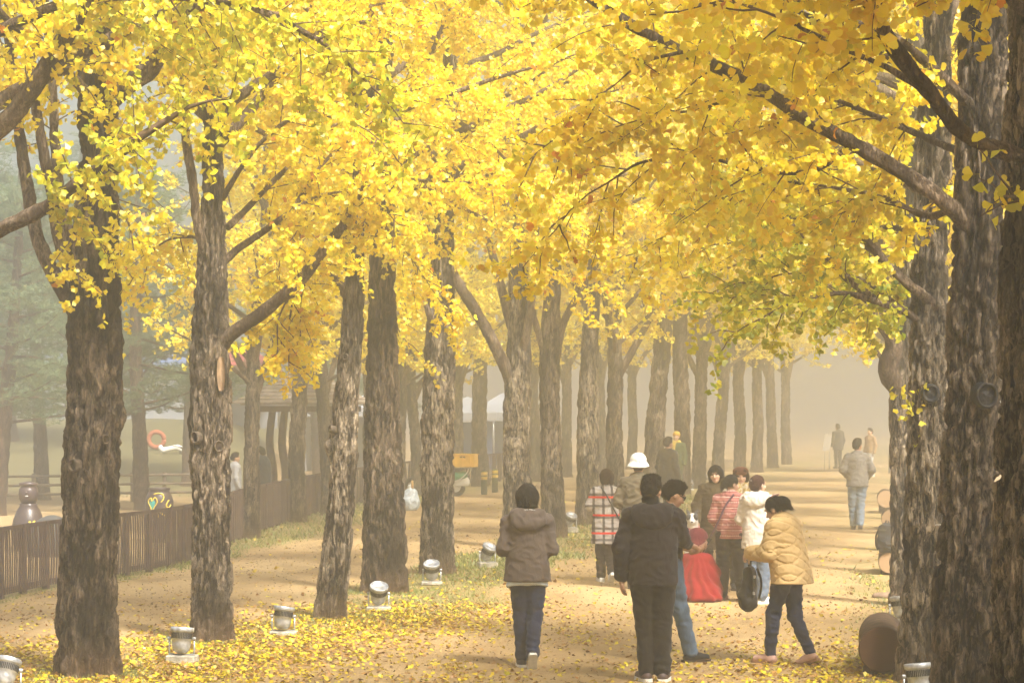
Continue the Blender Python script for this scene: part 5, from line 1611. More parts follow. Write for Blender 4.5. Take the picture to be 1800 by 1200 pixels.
P13['RH'] = [float(x) for x in RHc.ravel()]; P13['hd'] = [0, .12, .70]
on_head(P13, surf([E((0, -.01, .06), (.135, .14, .125), .03), E((0, -.04, -.06), (.12, .11, .10), .04), C((0, -.03, .15), (0, -.03, .165), .016, .014, .02)], .009, [((0, 0, -.15), (0, .3, -1))], [E((0, .13, -.07), (.07, .085, .1))], lambda P: .005 * pn(P * np.array([40, 40, 14]))), 'knitted_hat', K('maroon_knit', (.085, .008, .014), weave=140, fold=.6))
m = surf([C((.09, .13, .09), (.10, .26, .06), .045, .04, .02)], .012, [((0, 0, 0), (0, 0, -1))]); skin_obj('shoe', m, BSHOE, P13)
tag(P13, 'person crouching in a red dress and a maroon knitted hat, back turned', 'person')

# dog
DW = K('white_fur', (.72, .70, .67), weave=90, fold=.8)
DG = K('grey_fur', (.10, .095, .095), weave=90, fold=.8)
dog_b = surf([E((0, 0, 0), (.075, .08, .08), .02), C((0, .05, -.02), (0, .125, -.04), .042, .030, .03), E((0, .14, -.036), (.02, .016, .015), .01), C((0, -.02, -.06), (0, -.06, -.17), .065, .09, .05),
             C((0, -.06, -.17), (0, -.10, -.34), .095, .10, .05), C((-.05, .0, -.2), (-.05, .05, -.36), .035, .026, .03), C((.05, .0, -.2), (.05, .05, -.36), .035, .026, .03), C((-.07, -.1, -.36), (-.08, .0, -.42), .055, .035, .03), C((.07, -.1, -.36), (.08, .0, -.42), .055, .035, .03), C((0, -.18, -.38), (.03, -.26, -.30), .03, .018, .03)], .0095, (), (), lambda P: .005 * pn(P * 34))
dog = skin_obj('dog', dog_b, DW)
dog.location = W(1217, 912, 32.6); dog.rotation_euler = (0, 0, math.pi - .1)
for sx in (-1, 1):
    skin_obj('ear', surf([C((sx * .045, -.005, .055), (sx * .075, -.01, .135), .034, .008, .02, .45)], .007), DG, dog)
    skin_obj('eye_patch', surf([E((sx * .045, .045, .03), (.036, .042, .048), .02)], .007, (), (), lambda P: .003 * pn(P * 40)), DG, dog)
    skin_obj('eye', surf([E((sx * .033, .083, .018), (.010, .008, .010), .01)], .004), M_EYE, dog)
skin_obj('nose', surf([E((0, .152, -.030), (.016, .012, .012), .01)], .004), M_EYE, dog)
skin_obj('dog_vest', surf([C((0, -.06, -.16), (0, -.10, -.32), .105, .11, .05)], .011, (), (), fold_noise(7., .007)), K('pink_vest', (.55, .22, .24)), dog)
tag(dog, 'white dog with grey pointed ears held up beside the olive coat', 'dog')

# man in the grey blazer
P14 = person(1507, 930, 1.74, -.1, pose(elL=(-.27, -.03, 1.12), wrL=(-.18, .15, 1.0), elR=(.27, -.03, 1.12), wrR=(.19, .15, .98), knL=(-.08, .06, .48), anL=(-.07, .08, .085), knR=(.06, .0, .48), anR=(.05, -.10, .1), hy=-.5), 'man from behind in a grey blazer and light jeans walking off along the path',
             dict(mat=K('grey_wool', (.23, .215, .20)), hem=.80, w=.185, wh=.205, collar=True, sleeve=.064), dict(mat=K('light_denim', (.20, .26, .34), var=.2), r=(.105, .08, .07)), 'short', shoes=dict(mat=plain('brown_leather_shoe', (.07, .045, .04), .5), sole=DSOLE), seed=14.4, vox=.015, hands='R')
P15 = person(1530, 838, 1.62, 2.2, pose(knL=(-.08, .08, .48), anL=(-.08, .18, .085), anR=(.08, -.18, .1)), 'faint person in a tan top and pale trousers beyond the grey blazer', dict(mat=K('tan_top', (.34, .22, .12)), hem=.82, w=.18), dict(mat=K('pale_trousers', (.52, .50, .47))), 'short', shoes=dict(mat=WSHOE, sole=WSOLE), seed=15.2, vox=.022)
P16 = person(1473, 823, 1.68, .4, pose(), 'faint dark figure in the fog beside the white board', dict(mat=K('dark_grey_coat', (.045, .042, .038)), hem=.70, w=.19, wh=.21), dict(mat=BLK), 'short', shoes=dict(mat=BSHOE, sole=DSOLE), seed=16.2, vox=.022)
P17 = person(458, 0, 1.66, 1.2, pose(), 'hazy stout figure in a dark coat behind the fence, half hidden by a thin trunk', dict(mat=K('dark_blue_coat', (.03, .035, .04)), name='coat', hem=.5, w=.25, wh=.28, depth=.85), dict(mat=BLK), 'short', shoes=dict(mat=BSHOE, sole=DSOLE), seed=17.2, vox=.022, loc=(*W(458, 712, 49.5)[:2], 0.0))
P17.scale = (.92, .92, .92)
P18 = person(413, 0, 1.60, -1.2, pose(), 'hazy person in a pale jacket behind the fence', dict(mat=K('pale_jacket', (.42, .42, .43)), hem=.7, w=.19), dict(mat=BLK), 'short', shoes=dict(mat=BSHOE, sole=DSOLE), seed=18.2, vox=.022, loc=(*W(413, 712, 50.5)[:2], 0.0))
P18.scale = (.84, .84, .84)
for o in bpy.data.objects:
    for k_ in ('RH', 'hd', 'nl'):
        if k_ in o: del o[k_]

# ------------------------------------------------------------------ floodlights at the feet of the trees
M_SILVER = plain('silver_paint', (.42, .43, .45), .42, .35, 16, .3, .003, metal=.55, spec=.5)
M_SLOT = plain('black_slot', (.012, .012, .013), .7, .2)
M_PLINTH = plain('weathered_concrete', (.36, .33, .27), .9, .4, 14, .8, .01)
M_STEEL = plain('bracket_steel', (.42, .43, .45), .4, .15, 14, .15, metal=.6)


def floodlight(px, fy, rz, tilt, roll, label, h=.05):
    root = empty('floodlight', G(px, fy), rz)
    MB().box((0, .04, h / 2), (.28, .17, h), None, .012).build('plinth', M_PLINTH, root)
    Rt = Ry(roll) @ Rx(tilt)
    c = np.array([0, .03, h + .15])
    hs = MB(); hs.lathe([(.001, -.135), (.040, -.132), (.066, -.118), (.080, -.095), (.088, -.05), (.0885, -.012), (.095, -.008), (.0955, .058), (.104, .062), (.108, .068), (.109, .100), (.105, .104), (.099, .098), (.095, .080), (.03, .070), (.001, .070)], 32, c, Rt)
    hb = hs.build('housing', M_SILVER, root, True)
    sl = MB()
    for k in range(20):
        a = math.pi * (1.02 + .96 * k / 19)
        sl.box(Rt @ np.array([.0945 * math.cos(a), .0945 * math.sin(a), .025]) + c, (.007, .0095, .052), Rt @ Rz(a))
    tag(sl.build('vent_slots', M_SLOT, hb), kind='stuff')
    for sx in (-1, 1):
        MB().tube([(sx * .112, .03, h + .004), (sx * .118, .03, h + .03), (sx * .118, .03, h + .15)], .008, 6).build('bracket', M_STEEL, root, True)
        k = MB(); k.lathe([(.016, -.014), (.018, 0), (.016, .014)], 10, (sx * .118, .03, h + .15), Ry(math.pi / 2)); k.build('bolt', M_STEEL, root)
    MB().box((0, .03, h + .006), (.245, .03, .010), None, .002).build('foot_bar', M_STEEL, root)
    tag(root, label, 'floodlight', 'silver floodlights under the trees')
    return root


for a in [(12, 1222, .35, -.30, .30, 'silver floodlight cut off by the lower left corner'),
          (318, 1167, -.15, -.12, .04, 'silver floodlight at the foot of the trunk with the ringed knot', .085),
          (497, 1117, -.1, -.10, .12, 'silver floodlight just left of the leaning trunk'),
          (665, 1073, -.05, .45, .12, 'silver floodlight in front of the broad dark trunk'),
          (759, 1028, 0, .42, -.04, 'silver floodlight in front of the light barked trunk'),
          (858, 998, .3, .50, .28, 'silver floodlight left of the walking woman in the brown jacket', .085),
          (1003, 936, .2, .50, .22, 'silver floodlight beside the Y-shaped ginkgo', .10),
          (1211, 862, .1, .4, .2, 'hazy floodlight left of the smiling woman with black hair'),
          (1238, 852, .1, .4, .2, 'second hazy floodlight left of the smiling woman, a little farther'),
          (1296, 836, .1, .3, .1, 'hazy floodlight above the brown cap', .1),
          (1324, 828, .1, .1, 0, 'hazy floodlight farthest along, right of the brown cap', .1),
          (1584, 1098, .1, -.08, -.1, 'silver floodlight behind the big log, half hidden by a trunk', .06),
          (1616, 1232, .1, -.1, -.08, 'silver floodlight at the bottom edge between the right-hand trunks')]:
    lab = a[5]; floodlight(a[0], a[1], a[2], a[3], a[4], lab, *(a[6:]))

# ------------------------------------------------------------------ log seats on the right
M_WOODEND = None


def rings_mat(name, c1, c2, ax):
    m, nt, out = nodes_of(name); b = NB(nt); o = b.obj()
    w = b.n('ShaderNodeTexWave', wave_type='RINGS', rings_direction=ax); b.l(o, w.inputs[0])
    w.inputs['Scale'].default_value = 22; w.inputs['Distortion'].default_value = 2.5; w.inputs['Detail'].default_value = 3
    c = b.mix(w.outputs['Fac'], c1, c2); c = b.mix(b.math('MULTIPLY', b.noise(o, 9, 4), .5), c, tuple(x * .6 for x in c1))
    b.l(b.bsdf(c, .85, b.bump(w.outputs['Fac'], .2, .004), spec=.15), out.inputs['Surface'])
    return m


M_WOODEND = rings_mat('brown_log_end', (.075, .036, .020), (.105, .055, .031), 'Y')
M_LOGSIDE = plain('debarked_log', (.095, .056, .034), .9, .5, 9, .9, .03)
M_BLOCK = plain('dark_timber_block', (.06, .04, .028), .9, .3, 8, .5)


def log_seat(px, fy, dia, length, label, block=.07, mat=None):
    base = G(px, fy)
    ang = -math.atan2(R_DIR[0], 1.0)
    root = empty('log_seat', base, ang)
    r = dia / 2
    n = 40
    a = np.arange(n) * 2 * math.pi / n
    ys = np.linspace(0, length, 14); V = []
    for y in ys:
        rr = r * (1 + .05 * pn(np.stack([np.cos(a) * 1.5, np.sin(a) * 1.5, 0 * a + y * 1.1 + px], -1)))
        V.append(np.stack([rr * np.cos(a), 0 * a + y, rr * np.sin(a) + r + block], -1))
    m = len(ys); i, j = np.meshgrid(np.arange(m - 1), np.arange(n), indexing='ij'); k = (j + 1) % n
    Q = np.stack([i * n + j, (i + 1) * n + j, (i + 1) * n + k, i * n + k], -1).reshape(-1, 4)
    link('log', mesh_np('log', np.concatenate(V), [Q]), M_LOGSIDE, root)
    for (y, sg) in ((0, -1), (length, 1)):
        e = MB(); e.lathe([(.001, .004), (r * .93, .004), (r * .975, -.004), (r * .985, -.02)], n, (0, 0, 0), None, False)
        Vv = np.concatenate(e.v); Vv = np.stack([Vv[:, 0], y + sg * Vv[:, 2], Vv[:, 1] * 1.0 + r + block], -1); e.v = [Vv]
        e.build('log_end', mat or M_WOODEND, root)
    for y in (.22, length - .22):
        MB().box((0, y, block / 2 + .02), (dia * .8, .12, block + .04), None, .01).build('block', M_BLOCK, root)
    tag(root, label, 'log seat', 'log seats along the right verge')
    return root


log_seat(1550, 1190, .41, 1.5, 'big round log on blocks lying under the nearest right-hand trunks', .04)
M_PALEEND = rings_mat('pale_log_end', (.36, .23, .13), (.44, .30, .18), 'Y')
log_seat(1563, 1010, .30, 1.2, 'pale log with a rucksack on it, left of the greyish trunk', .02, M_PALEEND)
log_seat(1566, 931, .37, 1.2, 'hazy log seat nearer of the two round ends behind the rucksack', .02, M_PALEEND)
log_seat(1557, 902, .385, 1.2, 'hazy log seat on a dark block, farther of the two round ends', .12, M_PALEEND)
fs = surf([E((0, 0, .02), (.24, .16, .055), .03)], .016, [((0, 0, -.02), (0, 0, -1))], (), lambda P: .02 * pn(P * 9))
st = skin_obj('flat_stone', fs, plain('brown_stone', (.25, .17, .12), .9, .25, 9, .6, .01)); st.location = G(1566, 1050)
tag(st, 'low flat brown stone at the foot of the greyish trunk', 'stone')
# rucksack on the log
RB = K('charcoal_nylon', (.028, .027, .026), rough=.7)
bb = G(1563, 1010) + np.array([-.02, .05, .30])
rk = skin_obj('rucksack', surf([C((0, 0, .12), (0, 0, .26), .15, .14, .05, .6), E((.0, -.07, .13), (.10, .05, .09), .03), E((0, 0, .36), (.12, .08, .06), .04)], .014, [((0, 0, .012), (0, 0, -1))], (), fold_noise(6., .010)), RB)
rk.location = bb; rk.rotation_euler = (0, 0, .4)
for sx in (-1, 1):
    MB().tube(resample(np.array([(sx * .07, .08, .36), (sx * .10, .13, .25), (sx * .11, .12, .12), (sx * .10, .08, .05)]), .03), .014, 6).build('strap', RB, rk, True)
MB().tube([(-.03, 0, .41), (-.02, 0, .46), (.02, 0, .46), (.03, 0, .41)], .010, 6).build('handle', RB, rk, True)
tag(rk, 'charcoal rucksack standing on the pale log by the greyish trunk', 'bag')
# white peg between the trunks
pg = MB(); pg.tube([W(1640, 921, 17.6) + [0, -.1, 0], W(1676, 919, 17.6) + [0, -.1, 0]], .004, 8)
pgo = pg.build('white_peg', WSHOE, None, True); tag(pgo, 'thin white peg stuck across the bark of the right-hand trunks', 'peg')

# ------------------------------------------------------------------ slatted fence
M_FENCE = plain('dark_stained_wood', (.075, .048, .042), .8, .3, 6, .5, .008)
fence = empty('slat_fence', tuple(FENCE[len(FENCE) // 3]))
f0 = np.array(fence.location)
Lf = np.concatenate([[0], np.cumsum(np.linalg.norm(np.diff(FENCE, axis=0), axis=1))])


def on_fence(s):
    p = np.array([np.interp(s, Lf, FENCE[:, k]) for k in range(3)]); q = np.array([np.interp(s + .05, Lf, FENCE[:, k]) for k in range(3)])
    return p, math.atan2(q[1] - p[1], q[0] - p[0])


FH = .88
sm = MB()
n = 7; V = []
for i in range(n):
    z = .05 + (FH - .09) * i / (n - 1); bow = .028 * math.sin(math.pi * i / (n - 1))
    for (x, y) in ((-.019, -.006), (.019, -.006), (.019, .006), (-.019, .006)): V.append((x + bow, y, z))
Q = [[i * 4 + j, i * 4 + (j + 1) % 4, (i + 1) * 4 + (j + 1) % 4, (i + 1) * 4 + j] for i in range(n - 1) for j in range(4)]
sm.add(V, [np.array(Q), np.array([[3, 2, 1, 0], [n * 4 - 4, n * 4 - 3, n * 4 - 2, n * 4 - 1]])])
slat_me = sm.mesh('slat')
slat_me.materials.append(M_FENCE)
pm = MB(); pm.box((0, 0, FH / 2), (.085, .085, FH), None, .006); post_me = pm.mesh('post'); post_me.materials.append(M_FENCE)
PST = 0.86
s = 0.0; last = None; total = Lf[-1]
nslat = 0
while s < total - PST:
    p, a = on_fence(s)
    o = bpy.data.objects.new('post', post_me); col.objects.link(o); o.parent = fence; o.location = p - f0; o.rotation_euler = (0, 0, a)
    p2, a2 = on_fence(s + PST)
    mid = (p + p2) / 2 - f0; ang = math.atan2(p2[1] - p[1], p2[0] - p[0]); ln = np.linalg.norm(p2 - p)
    for z, h in ((FH - .02, .05), (.10, .05)):
        r = MB(); r.box((0, 0, 0), (ln - .088, .045, h), Rz(ang))
        o = r.build('rail', M_FENCE, fence); o.location = mid + np.array([0, 0, z])
    k = 9
    for i in range(k):
        if p[1] > 58 and i % 3: continue
        u = (i + .5) / k
        q = p + (p2 - p) * (.06 + .88 * u)
        o = bpy.data.objects.new('slat', slat_me); col.objects.link(o); o.parent = fence
        o.location = q - f0 + np.array([math.sin(ang) * .032, -math.cos(ang) * .032, 0]); o.rotation_euler = (0, rng.normal(0, .012), ang + rng.normal(0, .05))
        if p[1] > 58: o.scale = (2.2, 1, 1)
        nslat += 1
    s += PST
tag(fence, 'long dark brown fence of bowed upright slats curving behind the left-hand trees', 'fence')

# ------------------------------------------------------------------ figures and jars behind the fence
M_GLAZE = plain('brown_glaze', (.055, .038, .038), .35, .3, 5, .15, .004, spec=.5)
M_YPAINT = plain('yellow_paint', (.72, .52, .06), .6, .1)
M_TPAINT = plain('turquoise_paint', (.06, .34, .30), .6, .1)
fig = empty('stacked_jar_figure', (*W(50, 712, 41)[:2], 0))
MB().lathe([(.001, 0), (.20, 0), (.26, .12), (.275, .32), (.25, .50), (.19, .66), (.14, .74), (.15, .77), (.001, .77)], 32).build('lower_jar', M_GLAZE, fig, True)
up = MB(); up.lathe([(.001, .771), (.12, .771), (.155, .85), (.165, .93), (.15, 1.02), (.12, 1.06), (.15, 1.075), (.155, 1.11), (.001, 1.14)], 32); upj = up.build('upper_jar', M_GLAZE, fig, True)
MB().box((-.0, -.155, .90), (.05, .03, .02), None, .006).build('mouth', plain('white_glaze', (.6, .58, .55), .4), upj)
nos = MB(); nos.lathe([(.001, -.03), (.02, 0), (.001, .03)], 10, (0, -.17, .95)); nos.build('nose', M_GLAZE, upj, True)
fl_ = MB()
for k in range(6):
    a = k * 1.047
    c_, s_ = math.cos(a), math.sin(a)
    fl_.tube([(.10 + .02 * c_, -.235, .42 + .02 * s_), (.10 + .06 * c_, -.243, .42 + .06 * s_), (.10 + .10 * c_, -.226, .42 + .09 * s_)], [.012, .024, .010], 6)
fl_.build('painted_flower', M_YPAINT, fig, True)
tag(fig, 'figure of two stacked dark jars with a yellow flower behind the fence', 'sculpture')
bl = skin_obj('boulder', surf([E((0, 0, .22), (.42, .34, .42), .05)], .03, [((0, 0, -.02), (0, 0, -1))], (), lambda P: .03 * pn(P * 4) + .01 * pn(P * 16)), plain('dark_grey_rock', (.07, .07, .068), .85, .25, 6, .6, .02))
bl.location = (*W(92, 712, 39.5)[:2], 0); tag(bl, 'rounded dark grey boulder beside the stacked jar figure', 'boulder')
jar = empty('painted_jar', (*W(280, 712, 43.5)[:2], 0))
PR = [(.001, 0), (.17, 0), (.225, .2), (.25, .5), (.245, .72), (.20, .86), (.17, .90), (.20, .93), (.19, .95), (.001, .95)]
MB().lathe(PR, 36).build('jar_body', M_GLAZE, jar, True)


def on_jar(x, z):
    r = np.interp(z, [p[1] for p in PR[1:8]], [p[0] for p in PR[1:8]]) + .006
    a = x / .25
    return (r * math.sin(a), -r * math.cos(a), z)


def jarline(pts, r, mat, name):
    P = resample(np.array([(x, z, 0) for x, z in pts]), .02)
    MB().tube([on_jar(x, z) for x, z, _ in P], r, 6).build(name, mat, jar, True)


jarline([(-.12, .62), (-.18, .72), (-.13, .78), (-.10, .72), (-.05, .79), (0, .72), (-.05, .62), (-.09, .55), (-.12, .62)], .010, M_YPAINT, 'painted_heart')
hf = MB()
g_ = [(x, z) for x, z in [(-.09, .58), (-.13, .64), (-.15, .70), (-.13, .74), (-.10, .71), (-.07, .75), (-.03, .70), (-.05, .64)]]
hf.add([on_jar(x, z) for x, z in g_] + [on_jar(-.09, .67)], [np.array([[i, (i + 1) % 8, 8] for i in range(8)])]); hf.build('heart_fill', M_TPAINT, jar)
jarline([(-.22, .45), (-.10, .40), (.0, .44), (.05, .52), (.12, .48), (.20, .55), (.16, .66), (.22, .74)], .013, M_YPAINT, 'painted_vine')
jarline([(.06, .70), (.12, .78), (.10, .84), (.02, .86), (-.08, .84)], .012, M_YPAINT, 'painted_curl')
jarline([(.12, .60), (.2, .60), (.26, .66)], .012, M_YPAINT, 'painted_stem')
tag(jar, 'dark jar painted with yellow vines and a turquoise heart behind the fence', 'jar')

# open rail fence
M_RAIL = plain('grey_brown_rail', (.16, .12, .09), .9, .3, 6, .5)
rf = empty('rail_fence', (*W(170, 712, 61)[:2], 0)); r0 = np.array(rf.location)
A_, B_ = np.array([*W(-60, 712, 60)[:2], 0]), np.array([*W(345, 712, 62.5)[:2], 0])
for i in range(8):
    p = A_ + (B_ - A_) * i / 7
    MB().box(p - r0 + np.array([0, 0, .36]), (.09, .09, .74), None, .01).build('post', M_RAIL, rf)
for z in (.22, .44, .66):
    MB().tube([A_ - r0 + [0, -.06, z], B_ - r0 + [0, -.06, z]], .032, 8).build('rail', M_RAIL, rf, True)
tag(rf, 'low fence of three round rails hazy beyond the jars', 'fence')

# figures on the bank
def bank_at(px, d):
    p = W(px, 712, d); p[2] = float(ground_z(np.array([p[0]]), np.array([p[1]]))[0]); return p
M_OR = plain('orange_flowers', (.40, .13, .07), .8, .3, 30, .6, .02)
p = bank_at(275, 78)
m = MB(); a = np.linspace(0, 2 * math.pi, 25)
m.tube(np.stack([.24 * np.cos(a), 0 * a, .24 * np.sin(a) + .34], -1), .075, 10); oo = m.build('flower_ring', M_OR, None, True, tuple(p))
tag(oo, 'orange ring standing on the misty bank', 'sculpture')
p = bank_at(303, 77)
rt = empty('white_figure', tuple(p))
sk = skin_obj('body', surf([C((-.28, 0, .12), (.18, 0, .22), .09, .08, .05), E((-.36, 0, .20), (.08, .07, .09), .03), C((.1, 0, .2), (.36, 0, .10), .06, .05, .03)], .02, [((0, 0, 0), (0, 0, -1))]), WSHOE, rt)
MB().box((.22, .02, .24), (.38, .22, .03), Ry(.18), .01).build('board', WSHOE, rt); MB().box((.30, .05, .12), (.16, .16, .24), None, .01).build('block', plain('dark_block', (.03, .035, .05), .8), rt)
tag(rt, 'low white figure with a board beside the orange ring', 'sculpture')

# ------------------------------------------------------------------ pavilion
pv_ = empty('pavilion', (*W(535, 712, 57.5)[:2], 0), -.1)
M_PAV = plain('grey_timber', (.13, .095, .075), .85, .25, 6, .5)
M_ROOF = plain('weathered_shingle', (.27, .22, .18), .9, .25, 8, .5)
for k, (x, y) in enumerate([(-.95, -.9), (-.52, .2), (.75, -.9), (.95, .8), (-.95, .9)]):
    P = resample(np.array([(x, y, -.02), (x + .05, y, .8), (x - .04, y, 1.5), (x + .03, y, 2.3)]), .15)
    MB().tube(P, np.linspace(.11, .085, len(P)), 10).build('post', M_PAV, pv_, True)
for (c, s_) in [((0, -.95, 2.30), (2.3, .14, .14)), ((0, .95, 2.30), (2.3, .14, .14)), ((-1.05, 0, 2.30), (.13, 1.74, .13)), ((1.05, 0, 2.30), (.13, 1.74, .13))]:
    MB().box(c, s_, None, .01).build('beam', M_PAV, pv_)
MB().box((.0, .3, .42), (1.6, .5, .06), None, .01).build('bench', M_PAV, pv_)
roof = MB(); roof.box((0, 0, 2.40), (2.5, 2.3, .03)); ro = roof.build('roof', M_ROOF, pv_)
R_ = 9
for side in range(4):
    for k in range(R_):
        u0, u1 = k / R_, (k + 1.12) / R_
        w0, w1 = 1.42 * (1 - u0 * .85), 1.42 * (1 - min(u1, 1) * .85)
        z0, z1 = 2.42 + u0 * .72, 2.42 + min(u1, 1) * .72
        c = MB(); V = np.array([(-w0, -w0, z0 + .03), (w0, -w0, z0 + .03), (w1, -w1, z1), (-w1, -w1, z1), (-w0, -w0, z0), (w0, -w0, z0), (w1, -w1, z1 - .03), (-w1, -w1, z1 - .03)]) @ Rz(side * math.pi / 2).T
        c.add(V, [np.array([[0, 1, 2, 3], [7, 6, 5, 4], [0, 4, 5, 1], [1, 5, 6, 2], [2, 6, 7, 3], [3, 7, 4, 0]])]); c.build('shingle_course', M_ROOF, ro)
tag(pv_, 'open timber pavilion with a shingled roof beyond the fence', 'pavilion')

# ------------------------------------------------------------------ scooter with crate, bollards, rubbish
sb = empty('delivery_scooter', tuple(G(800, 872)), -.25)
M_GRN = plain('green_enamel', (.03, .22, .10), .35, .15, 8, .1, spec=.5); M_WHT = plain('white_plastic', (.62, .62, .60), .45, .1); M_TYRE = plain('black_tyre', (.015, .015, .015), .8, .2)
for (x, nm) in ((.02, 'rear'), (-1.15, 'front')):
    w = MB(); a = np.linspace(0, 2 * math.pi, 29); w.tube(np.stack([x + .20 * np.cos(a), 0 * a, .25 + .20 * np.sin(a)], -1), .06, 10); wo = w.build('wheel', M_TYRE, sb, True)
    h_ = MB(); h_.lathe([(.001, -.05), (.14, -.03), (.14, .03), (.001, .05)], 16, (x, 0, .25), Rx(math.pi / 2)); h_.build('hub', M_WHT, wo)
skin_obj('body', surf([C((-.45, 0, .38), (.22, 0, .55), .13, .12, .06, .9), E((-.05, 0, .52), (.34, .16, .15), .05), C((-.85, 0, .25), (-.45, 0, .25), .09, .10, .05), C((-.85, 0, .25), (-1.0, 0, .85), .08, .07, .05)], .018), M_GRN, sb)
skin_obj('fender', surf([E((.10, 0, .38), (.30, .11, .20), .05)], .016, [((0, 0, .27), (0, 0, -1))]), M_WHT, sb)
MB().tube(resample(np.array([(-.15, -.15, .36), (.15, -.15, .44), (.36, -.14, .62), (.40, -.14, .80)]), .04), .016, 6).build('frame_tube', M_WHT, sb, True)
MB().tube(resample(np.array([(-.15, .15, .36), (.15, .15, .44), (.36, .14, .62), (.40, .14, .80)]), .04), .016, 6).build('frame_tube', M_WHT, sb, True)
skin_obj('seat', surf([C((-.42, 0, .66), (.06, 0, .70), .10, .10, .04, 1.2)], .016), M_TYRE, sb)
MB().tube([(-1.0, -.3, .98), (-1.0, 0, 1.02), (-1.0, .3, .98)], .018, 8).build('handlebar', M_TYRE, sb, True)
MB().tube([(-1.0, 0, .80), (-1.0, 0, 1.02)], .02, 8).build('stem', M_TYRE, sb, True)
MB().box((.18, 0, .755), (.5, .36, .03), None, .005).build('rack', M_STEEL, sb)
cr = empty('crate', tuple(np.array(sb.location) + np.array([.25, -.06, .772])), -.22)
M_CR = plain('orange_crate', (.74, .42, .03), .55, .1, 8, .2)
for (c, s_) in [((0, -.21, .17), (.62, .02, .34)), ((0, .21, .17), (.62, .02, .34)), ((-.30, 0, .17), (.02, .40, .34)), ((.30, 0, .17), (.02, .40, .34))]:
    MB().box(c, s_, None, .004).build('crate_side', M_CR, cr)
MB().box((0, 0, .008), (.58, .40, .014)).build('crate_floor', M_CR, cr)
for sy in (-1, 1):
    MB().box((0, sy * .222, .325), (.66, .03, .035), None, .004).build('crate_rim', M_CR, cr)
    for x in (-.2, 0, .2): MB().box((x, sy * .224, .15), (.025, .012, .29), None, .003).build('crate_rib', M_CR, cr)
    MB().box((0, sy * .2225, .26), (.14, .012, .04), None, .003).build('hand_hole', M_SLOT, cr)
tag(sb, 'green and white delivery scooter parked behind the light barked trunk', 'scooter')
tag(cr, 'orange yellow plastic crate on the back of the scooter', 'crate')
for px, fy, lab in ((851, 869, 'dark green bollard with yellow bands, nearer of the pair'), (870, 865, 'dark green bollard with yellow bands, farther of the pair')):
    bo = empty('bollard', tuple(G(px, fy)))
    MB().lathe([(.001, 0), (.085, 0), (.085, .60), (.08, .625), (.05, .645), (.001, .65)], 20).build('post', plain('dark_green_paint', (.025, .055, .03), .5, .2), bo, True)
    for z in (.40, .52): MB().lathe([(.0865, z), (.0885, z + .005), (.0885, z + .075), (.0865, z + .08)], 20, cap=False).build('reflective_band', plain('yellow_band', (.62, .40, .03), .4, .1), bo, True)
    tag(bo, lab, 'bollard')
rb_ = skin_obj('rubbish_bag', surf([E((0, 0, .18), (.22, .2, .22), .05), E((.03, 0, .36), (.15, .14, .14), .05), C((.02, 0, .45), (.0, 0, .54), .05, .03, .04)], .016, [((0, 0, 0), (0, 0, -1))], (), lambda P: .03 * (1 - 2.4 * np.abs(pn(P * 9))) * .7 + .012 * pn(P * 25)), plain('pale_blue_plastic', (.55, .64, .74), .3, .15, 14, .5, .02, spec=.5))
rb_.location = G(720, 897); tag(rb_, 'pale blue rubbish bag lying left of the light barked trunk', 'bag')
for x, z, c, lab, hh in ((-.02, .50, (.75, .75, .74), 'white plastic bottle poking out of the rubbish bag', .12), (.06, .46, (.65, .40, .16), 'tan carton on top of the rubbish bag', .22)):
    q = G(720, 897) + np.array([x, -.02, z])
    b_ = MB(); b_.lathe([(.001, 0), (.035, 0), (.036, hh * .6), (.014, hh * .8), (.014, hh), (.001, hh)] if hh < .2 else [(.001, 0), (.03, 0), (.03, hh * .8), (.02, hh), (.001, hh)], 14, (0, 0, 0), Ry(.5 if hh < .2 else 0)); bo_ = b_.build('bottle' if hh < .2 else 'carton', plain('b_' + str(hh), c, .4, .1), None, True, tuple(q)); tag(bo_, lab, 'rubbish')

# white board carried in the fog
wb = empty('white_board', tuple(G(1454, 826)), .1)
MB().box((0, 0, 1.02), (.26, .03, .62), Ry(.15), .004).build('panel', WSHOE, wb)
for sx in (-1, 1): MB().tube([(sx * .09 - .02, 0, 0), (sx * .09, 0, .72)], .014, 8).build('leg', M_STEEL, wb, True)
tag(wb, 'white notice board standing in the fog left of a dark figure', 'board')

# ------------------------------------------------------------------ tents and hall far behind
M_BLUE = plain('blue_canvas', (.13, .20, .42), .7, .15, 3, .2); M_TENT = plain('white_canvas', (.34, .36, .40), .7, .06, 3, .2); M_REDR = plain('red_canvas', (.42, .06, .06), .7, .15)


